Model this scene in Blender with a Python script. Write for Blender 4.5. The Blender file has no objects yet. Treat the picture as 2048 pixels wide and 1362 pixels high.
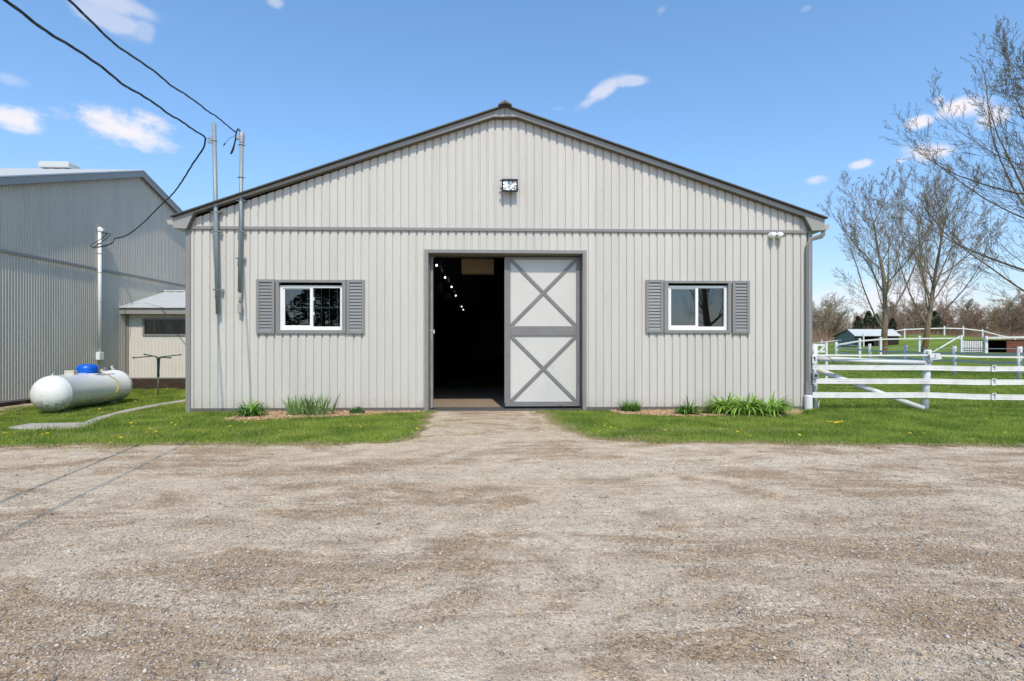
import bpy, math, random
import numpy as np
from mathutils import Vector, Matrix, Quaternion
R = math.radians
random.seed(7)
scene = bpy.context.scene
COL = scene.collection

# ------------------------------------------------------------------ camera
CAM_H = 1.28; FPX = 1100.0; CX = 1024.0; CY = 692.0; YAW = 0.032
cd = bpy.data.cameras.new('camera'); cam = bpy.data.objects.new('camera', cd); COL.objects.link(cam)
cam.location = (0, 0, CAM_H); cam.rotation_euler = (R(90), 0, -YAW)
cd.sensor_width = 36; cd.lens = 36 * FPX / 2048; cd.shift_y = (CY - 681) / 2048
cd.clip_end = 3000; cd.clip_start = 0.05
scene.camera = cam
# ------------------------------------------------------------------ light
SUN = Vector((0.12, -1.0, 1.27)).normalized()
sd = bpy.data.lights.new('sun', 'SUN'); sun = bpy.data.objects.new('sun', sd); COL.objects.link(sun)
sd.energy = 3.25; sd.angle = R(0.55); sd.color = (1.0, 0.89, 0.745)
sun.rotation_euler = (-SUN).to_track_quat('-Z', 'Y').to_euler()
sun.location = (0, -10, 30)
scene.view_settings.view_transform = 'Standard'; scene.view_settings.look = 'None'
scene.view_settings.exposure = 0.09; scene.view_settings.gamma = 1
scene.view_settings.use_curve_mapping = False
scene.render.film_transparent = False
w = bpy.data.worlds.new('World'); scene.world = w; w.use_nodes = True
nt = w.node_tree; nt.nodes.clear()
N = lambda t, **k: _n(nt, t, **k)
def _n(tree, t, **k):
    n = tree.nodes.new(t)
    for a, v in k.items(): setattr(n, a, v)
    return n
out = N('ShaderNodeOutputWorld'); bg = N('ShaderNodeBackground'); sky = N('ShaderNodeTexSky')
sky.sky_type = 'NISHITA'; sky.sun_disc = False
sky.sun_elevation = math.asin(SUN.z); sky.sun_rotation = math.atan2(SUN.x, SUN.y)
sky.altitude = 300; sky.air_density = 1.0; sky.dust_density = 0.6; sky.ozone_density = 1.6
bg.inputs['Strength'].default_value = 0.15
L = nt.links.new
tc = N('ShaderNodeTexCoord')
def vdir(px, py):
    a = YAW; t = (px - CX) / FPX
    v = Vector((math.sin(a) + t * math.cos(a), math.cos(a) - t * math.sin(a), (CY - py) / FPX)); return v.normalized()
# clouds: soft puffs at real directions in the sky
nz = N('ShaderNodeTexNoise'); nz.inputs['Scale'].default_value = 10; nz.inputs['Detail'].default_value = 7; nz.inputs['Roughness'].default_value = 0.62
mp0 = N('ShaderNodeMapping'); mp0.inputs['Scale'].default_value = (1.0, 1.0, 2.0)
L(tc.outputs['Generated'], mp0.inputs['Vector']); L(mp0.outputs[0], nz.inputs['Vector'])
nsub = N('ShaderNodeMath', operation='MULTIPLY_ADD'); nsub.inputs[1].default_value = 4.4; nsub.inputs[2].default_value = -2.2
L(nz.outputs[0], nsub.inputs[0])
# (px, py, half width px, half height px, density, tilt)
CL = [(262, 270, 95, 34, 1.0, 0.05), (228, 262, 52, 24, .8, 0), (322, 288, 48, 22, .6, .2), (38, 238, 50, 17, .95, -.05), (215, 38, 55, 18, .45, .1),
      (285, 62, 18, 14, .3, 0), (20, 160, 26, 8, .25, 0), (1200, 184, 44, 12, .62, -.5), (1255, 162, 38, 8, .5, .05), (1115, 218, 14, 4, .1, 0),
      (1930, 212, 62, 20, 1.0, .05), (1878, 200, 16, 10, .7, 0), (1838, 242, 28, 12, .95, 0), (1850, 312, 62, 24, 1.0, 0), (1800, 322, 30, 10, .7, 0),
      (1724, 328, 28, 8, .75, -.1), (1628, 360, 26, 11, .55, 0), (1990, 236, 40, 20, .8, 0), (550, 4, 20, 8, .4, 0), (1322, 22, 14, 8, .2, 0), (1610, 18, 14, 5, .15, 0),
      (1835, 610, 230, 70, .8, 0), (230, 8, 60, 12, .5, 0)]
prev = None
for (px, py, rw, rh, de, ti) in CL:
    k_ = 1.2 if px < 500 else .98; rw *= k_; rh *= k_
    c = vdir(px, py)
    k = c.y                                             # foreshortening of the angular size
    mp = N('ShaderNodeMapping', vector_type='POINT')
    sub = N('ShaderNodeVectorMath', operation='SUBTRACT'); sub.inputs[1].default_value = c
    L(tc.outputs['Generated'], sub.inputs[0])
    az = math.atan2(c.x, c.y)
    mp.inputs['Rotation'].default_value = (0, 0, az); mp.inputs['Scale'].default_value = (1, 1, 1)
    L(sub.outputs[0], mp.inputs['Vector'])
    m2 = N('ShaderNodeMapping', vector_type='POINT'); m2.inputs['Rotation'].default_value = (0, -ti, 0)
    ks = k / FPX
    L(mp.outputs[0], m2.inputs['Vector'])
    m3 = N('ShaderNodeVectorMath', operation='MULTIPLY'); m3.inputs[1].default_value = (1 / (rw * ks * k * 1.05), .6, 1 / (rh * ks * 1.05))
    L(m2.outputs[0], m3.inputs[0])
    ln = N('ShaderNodeVectorMath', operation='LENGTH'); L(m3.outputs[0], ln.inputs[0])
    s = N('ShaderNodeMath', operation='SUBTRACT'); s.inputs[0].default_value = 1.0; L(ln.outputs['Value'], s.inputs[1])
    s2 = N('ShaderNodeMath', operation='MULTIPLY_ADD'); L(nsub.outputs[0], s2.inputs[0]); s2.inputs[1].default_value = 1.0; L(s.outputs[0], s2.inputs[2])
    mr = N('ShaderNodeMapRange', interpolation_type='SMOOTHSTEP'); mr.inputs['From Min'].default_value = -.25; mr.inputs['From Max'].default_value = .85
    mr.inputs['To Max'].default_value = de
    L(s2.outputs[0], mr.inputs['Value'])
    # no cloud far outside its own ellipse
    gate = N('ShaderNodeMapRange', interpolation_type='SMOOTHSTEP'); gate.inputs['From Min'].default_value = 1.7; gate.inputs['From Max'].default_value = .9
    L(ln.outputs['Value'], gate.inputs['Value'])
    mg = N('ShaderNodeMath', operation='MULTIPLY'); L(mr.outputs[0], mg.inputs[0]); L(gate.outputs[0], mg.inputs[1])
    if prev is None: prev = mg
    else:
        mx = N('ShaderNodeMath', operation='MAXIMUM'); L(prev.outputs[0], mx.inputs[0]); L(mg.outputs[0], mx.inputs[1]); prev = mx
hs = N('ShaderNodeHueSaturation'); hs.inputs['Saturation'].default_value = 1.08; hs.inputs['Value'].default_value = 1.58
L(sky.outputs[0], hs.inputs['Color'])
mixc = N('ShaderNodeMix', data_type='RGBA'); L(prev.outputs[0], mixc.inputs['Factor']); 
sxyz = N('ShaderNodeSeparateXYZ'); L(tc.outputs['Generated'], sxyz.inputs[0])
hz = N('ShaderNodeValToRGB'); hz.color_ramp.interpolation = 'B_SPLINE'
e_ = hz.color_ramp.elements; e_[0].position = 0.0; e_[0].color = (.56, .50, .53, 1); e_[1].position = .6; e_[1].color = (.86, 1.0, 1.0, 1)
for p_, c_ in ((.12, (.64, .64, .68, 1)), (.3, (.80, .89, .93, 1))):
    x_ = e_.new(p_); x_.color = c_
L(sxyz.outputs['Z'], hz.inputs[0])
hm = N('ShaderNodeMix', data_type='RGBA', blend_type='MULTIPLY'); hm.inputs['Factor'].default_value = 1; L(hs.outputs[0], hm.inputs['A']); L(hz.outputs[0], hm.inputs['B'])
L(hm.outputs['Result'], mixc.inputs['A'])
mixc.inputs['B'].default_value = (5.9, 5.75, 6.1, 1)
L(mixc.outputs['Result'], bg.inputs['Color']); L(bg.outputs[0], out.inputs['Surface'])

# ------------------------------------------------------------------ pixel rays -> world points
SA, CA = math.sin(YAW), math.cos(YAW)
def ray(px, py):
    t = (px - CX) / FPX
    return (SA + t * CA, CA - t * SA, (CY - py) / FPX)
def at(px, py, D):
    r = ray(px, py); return Vector((r[0] * D, r[1] * D, CAM_H + r[2] * D))
def onY(px, py, Y):
    r = ray(px, py); return at(px, py, Y / r[1])
def onX(px, py, X):
    r = ray(px, py); return at(px, py, X / r[0])
def sst(a, b, x):
    t = np.clip((x - a) / (b - a), 0, 1); return t * t * (3 - 2 * t)
def h(X, Y):
    X = np.asarray(X, float); Y = np.asarray(Y, float)
    dip = -.12 * sst(-6.3, -8.0, X) * sst(7.6, 9.4, Y) * (1 - sst(13.5, 17, Y))
    crest = 1.15 + 1.85 * np.exp(-((X - 65.5) / 11.5) ** 2)
    near = .78 * sst(30, 42, Y)
    t = np.clip((Y - 42) / 39, 0, 1); t = t * t * (1.6 - .6 * t)
    hill = near + (crest - .78) * t
    back = sst(82, 100, Y)
    hill = hill * (1 - back) + 1.1 * back
    return dip + hill * sst(-5, 8, X)
def onG(px, py, dz=0.0):
    r = ray(px, py); D = CAM_H / max(1e-4, -r[2]) if r[2] < -0.004 else 60
    lo, hi = 1.0, 200.0
    D = 1.0
    while D < 160:
        x, y, z = r[0] * D, r[1] * D, CAM_H + r[2] * D
        if z <= float(h(x, y)) + dz: break
        D += .02 + D * .001
    return Vector((r[0] * D, r[1] * D, float(h(r[0] * D, r[1] * D)) + dz))
YW = 10.8
def wx(px, Y=YW): return onY(px, 600, Y).x
def wz(px, py, Y=YW): return onY(px, py, Y).z

# ------------------------------------------------------------------ object helpers
def tag(o, label=None, cat=None, group=None, kind=None):
    if label: o['label'] = label
    if cat: o['category'] = cat
    if group: o['group'] = group
    if kind: o['kind'] = kind
    return o
def empty(name, loc=(0, 0, 0), rz=0, **k):
    o = bpy.data.objects.new(name, None); COL.objects.link(o); o.location = loc; o.rotation_euler = (0, 0, rz)
    o.empty_display_size = .2
    return tag(o, **k)
class MB:
    def __init__(s): s.v = []; s.f = []; s.m = []
    def add(s, vs, fs, mi=0):
        b = len(s.v); s.v += [tuple(p) for p in vs]; s.f += [tuple(i + b for i in f) for f in fs]; s.m += [mi] * len(fs)
    def box(s, x0, x1, y0, y1, z0, z1, mi=0):
        s.add([(x0, y0, z0), (x1, y0, z0), (x1, y1, z0), (x0, y1, z0), (x0, y0, z1), (x1, y0, z1), (x1, y1, z1), (x0, y1, z1)],
              [(0, 3, 2, 1), (4, 5, 6, 7), (0, 1, 5, 4), (1, 2, 6, 5), (2, 3, 7, 6), (3, 0, 4, 7)], mi)
    def bar(s, a, b, wd, ht, up=(0, 0, 1), mi=0):
        a = Vector(a); b = Vector(b); d = (b - a).normalized(); u = Vector(up)
        r = d.cross(u).normalized() * wd / 2; u2 = r.cross(d).normalized() * ht / 2
        vs = [a - r - u2, a + r - u2, a + r + u2, a - r + u2, b - r - u2, b + r - u2, b + r + u2, b - r + u2]
        s.add(vs, [(0, 1, 2, 3), (7, 6, 5, 4), (0, 4, 5, 1), (1, 5, 6, 2), (2, 6, 7, 3), (3, 7, 4, 0)], mi)
    def prism(s, poly, y0, y1, mi=0):            # polygon in x,z extruded along y
        n = len(poly)
        vs = [(x, y0, z) for x, z in poly] + [(x, y1, z) for x, z in poly]
        s.add(vs, [tuple(range(n)), tuple(range(2 * n - 1, n - 1, -1))] + [(i, i + n, (i + 1) % n + n, (i + 1) % n) for i in range(n)], mi)
    def tube(s, pts, rad, n=8, cap=True, mi=0):
        pts = [Vector(p) for p in pts]
        if not hasattr(rad, '__len__'): rad = [rad] * len(pts)
        b = len(s.v); ref = None
        for i, p in enumerate(pts):
            d = (pts[min(i + 1, len(pts) - 1)] - pts[max(i - 1, 0)])
            if d.length < 1e-9: d = Vector((0, 0, 1))
            d.normalize()
            if ref is None: ref = Vector((1, 0, 0)) if abs(d.x) < .9 else Vector((0, 1, 0))
            u = (ref - d * ref.dot(d)).normalized(); v = d.cross(u); ref = u
            for k in range(n):
                a = 2 * math.pi * k / n
                s.v.append(tuple(p + (u * math.cos(a) + v * math.sin(a)) * rad[i]))
        for i in range(len(pts) - 1):
            for k in range(n):
                a = b + i * n + k; c = b + i * n + (k + 1) % n
                s.f.append((a, c, c + n, a + n)); s.m.append(mi)
        if cap:
            s.f.append(tuple(b + k for k in range(n))[::-1]); s.m.append(mi)
            e = b + (len(pts) - 1) * n; s.f.append(tuple(e + k for k in range(n))); s.m.append(mi)
    def lathe(s, prof, c=(0, 0, 0), n=20, axis='z', mi=0):
        c = Vector(c); b = len(s.v)
        for (r, z) in prof:
            for k in range(n):
                a = 2 * math.pi * k / n
                if axis == 'z': p = Vector((r * math.cos(a), r * math.sin(a), z))
                elif axis == 'y': p = Vector((r * math.cos(a), -z, r * math.sin(a)))
                else: p = Vector((z, r * math.cos(a), r * math.sin(a)))
                s.v.append(tuple(c + p))
        for i in range(len(prof) - 1):
            for k in range(n):
                a = b + i * n + k; d = b + i * n + (k + 1) % n
                s.f.append((a, d, d + n, a + n)); s.m.append(mi)
    def build(s, name, mat, parent=None, smooth=False, bevel=0):
        me = bpy.data.meshes.new(name); me.from_pydata(s.v, [], s.f)
        for m in (mat if isinstance(mat, (list, tuple)) else [mat]): me.materials.append(m)
        if any(s.m): me.polygons.foreach_set('material_index', s.m)
        if smooth: me.polygons.foreach_set('use_smooth', [True] * len(me.polygons))
        me.update()
        o = bpy.data.objects.new(name, me); COL.objects.link(o)
        if parent: o.parent = parent; o.matrix_parent_inverse = Matrix.Translation(-Vector(parent.matrix_basis.translation)) if parent.type == 'EMPTY' and parent.parent is None else Matrix.Identity(4)
        if bevel:
            bv = o.modifiers.new('bevel', 'BEVEL'); bv.width = bevel; bv.segments = 2; bv.limit_method = 'ANGLE'
        return o
def npmesh(name, V, F, mat, parent=None, smooth=False):
    """V (n,3) float, F (m,k) int, all faces with k corners"""
    V = np.ascontiguousarray(V, np.float32); F = np.ascontiguousarray(F, np.int32)
    me = bpy.data.meshes.new(name); k = F.shape[1]
    me.vertices.add(len(V)); me.vertices.foreach_set('co', V.ravel())
    me.loops.add(F.size); me.loops.foreach_set('vertex_index', F.ravel())
    me.polygons.add(len(F)); me.polygons.foreach_set('loop_start', np.arange(0, F.size, k, dtype=np.int32))
    if smooth: me.polygons.foreach_set('use_smooth', np.ones(len(F), bool))
    me.materials.append(mat); me.update(calc_edges=True)
    o = bpy.data.objects.new(name, me); COL.objects.link(o)
    if parent: o.parent = parent
    return o
def copy_tree(o, parent=None):
    c = o.copy(); COL.objects.link(c); c.parent = parent
    for ch in list(o.children): copy_tree(ch, c)
    return c

# ------------------------------------------------------------------ materials
def mat(name, col, rough=.6, metal=0, var=.0, vscale=3, vscale3=None, dirt=None, dscale=1.5, dthr=(.55, .75), bump=0, bscale=40, spec=.5, island=0, coat=0, trans=0):
    m = bpy.data.materials.new(name); m.use_nodes = True; t = m.node_tree; b = t.nodes['Principled BSDF']
    b.inputs['Roughness'].default_value = rough; b.inputs['Metallic'].default_value = metal
    b.inputs['Specular IOR Level'].default_value = spec
    b.inputs['Coat Weight'].default_value = coat
    c4 = (*col, 1); b.inputs['Base Color'].default_value = c4
    src = None; co = _n(t, 'ShaderNodeTexCoord'); mpn = _n(t, 'ShaderNodeMapping'); t.links.new(co.outputs['Object'], mpn.inputs[0])
    if vscale3: mpn.inputs['Scale'].default_value = vscale3
    if var:
        n = _n(t, 'ShaderNodeTexNoise'); n.inputs['Scale'].default_value = vscale; n.inputs['Detail'].default_value = 6
        t.links.new(mpn.outputs[0], n.inputs['Vector'])
        mr = _n(t, 'ShaderNodeMapRange'); mr.inputs['From Min'].default_value = .3; mr.inputs['From Max'].default_value = .7
        mr.inputs['To Min'].default_value = 1 - var; mr.inputs['To Max'].default_value = 1 + var; t.links.new(n.outputs[0], mr.inputs[0])
        mu = _n(t, 'ShaderNodeMix', data_type='RGBA', blend_type='MULTIPLY'); mu.inputs['Factor'].default_value = 1; mu.inputs['A'].default_value = c4
        t.links.new(mr.outputs[0], mu.inputs['B']); src = mu.outputs['Result']
    if island:
        g = _n(t, 'ShaderNodeNewGeometry'); mr = _n(t, 'ShaderNodeMapRange'); mr.inputs['To Min'].default_value = 1 - island; mr.inputs['To Max'].default_value = 1 + island
        t.links.new(g.outputs['Random Per Island'], mr.inputs[0])
        mu = _n(t, 'ShaderNodeMix', data_type='RGBA', blend_type='MULTIPLY'); mu.inputs['Factor'].default_value = 1
        if src: t.links.new(src, mu.inputs['A'])
        else: mu.inputs['A'].default_value = c4
        t.links.new(mr.outputs[0], mu.inputs['B']); src = mu.outputs['Result']
    if dirt:
        n = _n(t, 'ShaderNodeTexNoise'); n.inputs['Scale'].default_value = dscale; n.inputs['Detail'].default_value = 8; n.inputs['Roughness'].default_value = .65
        t.links.new(mpn.outputs[0], n.inputs['Vector'])
        mr = _n(t, 'ShaderNodeMapRange'); mr.inputs['From Min'].default_value = dthr[0]; mr.inputs['From Max'].default_value = dthr[1]; t.links.new(n.outputs[0], mr.inputs[0])
        mx = _n(t, 'ShaderNodeMix', data_type='RGBA'); t.links.new(mr.outputs[0], mx.inputs['Factor'])
        if src: t.links.new(src, mx.inputs['A'])
        else: mx.inputs['A'].default_value = c4
        mx.inputs['B'].default_value = (*dirt, 1); src = mx.outputs['Result']
    if src: t.links.new(src, b.inputs['Base Color'])
    if bump:
        n = _n(t, 'ShaderNodeTexNoise'); n.inputs['Scale'].default_value = bscale; n.inputs['Detail'].default_value = 5; t.links.new(co.outputs['Object'], n.inputs['Vector'])
        bp = _n(t, 'ShaderNodeBump'); bp.inputs['Strength'].default_value = bump; bp.inputs['Distance'].default_value = .01
        t.links.new(n.outputs[0], bp.inputs['Height']); t.links.new(bp.outputs[0], b.inputs['Normal'])
    if trans:
        tr = _n(t, 'ShaderNodeBsdfTranslucent'); ms = _n(t, 'ShaderNodeMixShader'); ms.inputs[0].default_value = trans
        if src: t.links.new(src, tr.inputs[0])
        else: tr.inputs[0].default_value = c4
        o = t.nodes['Material Output']; t.links.new(b.outputs[0], ms.inputs[1]); t.links.new(tr.outputs[0], ms.inputs[2]); t.links.new(ms.outputs[0], o.inputs['Surface'])
    return m
M = {}
M['siding'] = mat('siding_paint', (.57, .548, .50), .42, var=.035, vscale=2.2, vscale3=(3, 3, .35), dirt=(.50, .48, .44), dscale=.9, dthr=(.52, .85), spec=.4)
M['siding_old'] = mat('older_siding_paint', (.58, .53, .445), .6, var=.05, vscale=2, vscale3=(2, 2, .3), spec=.15)
M['trim'] = mat('taupe_trim', (.245, .235, .225), .4, var=.05, vscale=3, bump=.02, bscale=6)
M['fascia'] = mat('fascia_metal', (.31, .30, .285), .38, var=.04, vscale=2)
M['roofdark'] = mat('dark_roof_metal', (.085, .078, .07), .45, var=.1, vscale=6)
M['soffit'] = mat('soffit_metal', (.16, .14, .12), .5, var=.05)
M['whiteroof'] = mat('white_roof_metal', (.56, .57, .55), .35, var=.03, vscale=1.5)
M['vinyl'] = mat('white_vinyl', (.83, .83, .82), .3, var=.02)
M['rail'] = mat('white_rail_vinyl', (.80, .79, .76), .4, var=.05, vscale=3, dirt=(.60, .59, .52), dscale=5, dthr=(.5, .75))
M['postw'] = mat('white_painted_post', (.68, .70, .71), .6, var=.10, vscale=7, dirt=(.36, .34, .28), dscale=4, dthr=(.62, .74), bump=.15, bscale=30)
M['logw'] = mat('weathered_white_log', (.72, .72, .70), .65, var=.1, vscale=5, vscale3=(.6, 3, 3), dirt=(.34, .30, .26), dscale=5, dthr=(.54, .68), bump=.3, bscale=18)
M['galv'] = mat('galvanized_steel', (.27, .32, .34), .5, metal=.2, var=.12, vscale=25, spec=.5)
M['zinc'] = mat('zinc_hardware', (.35, .36, .35), .45, metal=.6)
M['grey_pvc'] = mat('grey_conduit', (.36, .35, .33), .6)
M['whitepipe'] = mat('white_pvc_pipe', (.80, .82, .83), .4)
M['black'] = mat('black_rubber', (.012, .014, .018), .45)
M['blackmetal'] = mat('black_metal', (.012, .012, .011), .5)
M['louvre'] = mat('shutter_vinyl', (.20, .205, .205), .45, var=.04, vscale=5)
M['shedwall'] = mat('cream_shed_siding', (.66, .625, .565), .5, var=.03)
M['door'] = mat('door_panel_paint', (.60, .585, .54), .45, var=.03, vscale=1.5, dirt=(.50, .48, .45), dscale=2.2, dthr=(.52, .9))
M['brace'] = mat('door_trim_paint', (.20, .195, .19), .36, var=.10, vscale=4, dirt=(.30, .31, .32), dscale=3, dthr=(.6, .8))
M['brace_rust'] = mat('rusty_door_rail', (.20, .195, .19), .5, var=.10, vscale=4, dirt=(.22, .08, .04), dscale=4.5, dthr=(.56, .62))
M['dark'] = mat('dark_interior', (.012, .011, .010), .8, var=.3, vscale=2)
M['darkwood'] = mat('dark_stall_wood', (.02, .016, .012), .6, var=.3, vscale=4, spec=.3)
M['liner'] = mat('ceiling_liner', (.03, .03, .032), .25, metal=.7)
M['heater'] = mat('tan_heater_box', (.40, .31, .20), .6, var=.06)
M['concrete'] = mat('concrete', (.44, .40, .34), .85, var=.10, vscale=2.5, dirt=(.30, .27, .21), dscale=5, dthr=(.5, .8), bump=.4, bscale=60)
M['brownboard'] = mat('brown_skirt_board', (.045, .028, .020), .75, var=.3, vscale=4, vscale3=(1, 1, 4), dirt=(.16, .09, .06), dscale=3, dthr=(.56, .72))
M['redboard'] = mat('red_brown_boards', (.16, .05, .028), .75, var=.25, vscale=2, vscale3=(.5, .5, 6))
M['shadeboard'] = mat('shaded_brown_boards', (.022, .012, .009), .85, var=.3, vscale=2)  # brown with shade put into the colour; also used on the bin cover
M['greyshed'] = mat('grey_shed_wall', (.13, .16, .165), .6, var=.05)
M['tank'] = mat('white_tank_paint', (.80, .80, .765), .34, var=.02, vscale=3, coat=.2)
M['blue'] = mat('blue_plastic', (.003, .12, .62), .33)
M['yellow'] = mat('yellow_strap', (.62, .48, .09), .6)
M['beige'] = mat('beige_plastic', (.55, .53, .44), .6)
M['greenmetal'] = mat('green_painted_metal', (.012, .055, .045), .4)
M['oldpole'] = mat('weathered_pole', (.10, .105, .085), .7, var=.2, vscale=10)
M['curtain'] = mat('brown_curtain', (.55, .34, .20), .9, var=.6, vscale=6, vscale3=(3, 3, .4))
M['screen'] = mat('grey_window_film', (.34, .38, .38), .7, var=.4, vscale=2, vscale3=(2, 2, 1))
M['grille'] = mat('window_grille', (.55, .55, .55), .5)
M['ink'] = mat('black_ink', (.03, .03, .03), .6)
M['inkblue'] = mat('blue_ink', (.05, .08, .38), .6)
M['petal'] = mat('dandelion_yellow', (.85, .62, .01), .6)
M['signw'] = mat('white_sign_plate', (.70, .71, .70), .45, var=.04, vscale=20)
M['rubbermat'] = mat('ribbed_rubber_mat', (.11, .105, .10), .7, var=.15, vscale=8)
M['matfloor'] = mat('tan_grid_mat', (.30, .235, .175), .85, var=.12, vscale=5)
M['pole'] = mat('utility_pole_wood', (.10, .075, .055), .85, var=.2, vscale=6)
def bark(name, a, b_, moss=None):
    return mat(name, a, .9, var=.35, vscale=9, vscale3=(1, 1, .25), dirt=b_, dscale=4, dthr=(.5, .7), bump=.6, bscale=25)
def mossy(m):
    t = m.node_tree; b = t.nodes['Principled BSDF']; src = b.inputs['Base Color'].links[0].from_socket
    co = _n(t, 'ShaderNodeTexCoord'); sx = _n(t, 'ShaderNodeSeparateXYZ'); t.links.new(co.outputs['Object'], sx.inputs[0])
    n = _n(t, 'ShaderNodeTexNoise'); n.inputs['Scale'].default_value = 3; n.inputs['Detail'].default_value = 6; t.links.new(co.outputs['Object'], n.inputs['Vector'])
    a = _n(t, 'ShaderNodeMath', operation='MULTIPLY_ADD'); a.inputs[1].default_value = -1.6; t.links.new(n.outputs[0], a.inputs[0]); t.links.new(sx.outputs['Z'], a.inputs[2])
    mr = _n(t, 'ShaderNodeMapRange'); mr.inputs['From Min'].default_value = 1.3; mr.inputs['From Max'].default_value = .3; t.links.new(a.outputs[0], mr.inputs[0])
    mx = _n(t, 'ShaderNodeMix', data_type='RGBA'); t.links.new(mr.outputs[0], mx.inputs['Factor']); t.links.new(src, mx.inputs['A']); mx.inputs['B'].default_value = (.16, .10, .035, 1)
    t.links.new(mx.outputs['Result'], b.inputs['Base Color']); return m
M['bark'] = bark('grey_bark', (.24, .19, .135), (.12, .10, .085))
M['trunkbark'] = bark('mossy_bark', (.13, .095, .05), (.19, .14, .04))
mossy(M['bark'])
M['twig'] = mat('twig_bark', (.31, .235, .16), .9, island=.4)
M['twig_dark'] = mat('darker_twig_bark', (.18, .14, .09), .9, island=.4)
M['twig_red'] = mat('reddish_twigs', (.29, .185, .125), .9, island=.45)
M['twig_tan'] = mat('tan_twigs', (.33, .26, .14), .9, island=.4)
M['bud'] = mat('spring_buds', (.24, .20, .065), .8, island=.4, trans=.3)
M['bud_red'] = mat('reddish_buds', (.26, .17, .08), .8, island=.4, trans=.2)
M['needle'] = mat('conifer_needles', (.035, .055, .02), .8, island=.5)
M['leaf_dark'] = mat('lily_leaf_dark', (.13, .27, .045), .5, island=.35, trans=.25)
M['leaf_bright'] = mat('lily_leaf_bright', (.38, .58, .10), .45, island=.35, trans=.3)
M['leaf_iris'] = mat('iris_leaf', (.22, .35, .12), .5, island=.3, trans=.25)
M['leaf_sedum'] = mat('sedum_leaf', (.18, .34, .12), .55, island=.3, trans=.1)
def emis(name, col, s):
    m = bpy.data.materials.new(name); m.use_nodes = True; t = m.node_tree; b = t.nodes['Principled BSDF']
    b.inputs['Emission Color'].default_value = (*col, 1); b.inputs['Emission Strength'].default_value = s; return m
M['bulb'] = emis('lit_bulb', (1, .98, .93), 4)
def panels(m):
    # sheets 0.914 m wide from slightly different batches, and rain-splash mud along the foot of the wall
    t = m.node_tree; b = t.nodes['Principled BSDF']; src = b.inputs['Base Color'].links[0].from_socket; K = t.links.new
    co = _n(t, 'ShaderNodeTexCoord'); sx = _n(t, 'ShaderNodeSeparateXYZ'); K(co.outputs['Object'], sx.inputs[0])
    ad = _n(t, 'ShaderNodeMath', operation='ADD'); K(sx.outputs['X'], ad.inputs[0]); K(sx.outputs['Y'], ad.inputs[1])
    dv = _n(t, 'ShaderNodeMath', operation='DIVIDE'); dv.inputs[1].default_value = .9144; K(ad.outputs[0], dv.inputs[0])
    fl = _n(t, 'ShaderNodeMath', operation='FLOOR'); K(dv.outputs[0], fl.inputs[0])
    wn = _n(t, 'ShaderNodeTexWhiteNoise', noise_dimensions='1D'); K(fl.outputs[0], wn.inputs['W'])
    mr = _n(t, 'ShaderNodeMapRange'); mr.inputs['To Min'].default_value = .955; mr.inputs['To Max'].default_value = 1.03; K(wn.outputs['Value'], mr.inputs[0])
    mu = _n(t, 'ShaderNodeMix', data_type='RGBA', blend_type='MULTIPLY'); mu.inputs['Factor'].default_value = 1; K(src, mu.inputs['A']); K(mr.outputs[0], mu.inputs['B'])
    n = _n(t, 'ShaderNodeTexNoise'); n.inputs['Scale'].default_value = 14; n.inputs['Detail'].default_value = 9; n.inputs['Roughness'].default_value = .75; K(co.outputs['Object'], n.inputs['Vector'])
    a = _n(t, 'ShaderNodeMath', operation='MULTIPLY_ADD'); a.inputs[1].default_value = -1.1; K(sx.outputs['Z'], a.inputs[0]); K(n.outputs[0], a.inputs[2])
    m2 = _n(t, 'ShaderNodeMapRange'); m2.inputs['From Min'].default_value = .18; m2.inputs['From Max'].default_value = .55; m2.inputs['To Max'].default_value = .5; K(a.outputs[0], m2.inputs[0])
    mx = _n(t, 'ShaderNodeMix', data_type='RGBA'); K(m2.outputs[0], mx.inputs['Factor']); K(mu.outputs['Result'], mx.inputs['A']); mx.inputs['B'].default_value = (.38, .34, .27, 1)
    K(mx.outputs['Result'], b.inputs['Base Color'])
panels(M['siding'])
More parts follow.
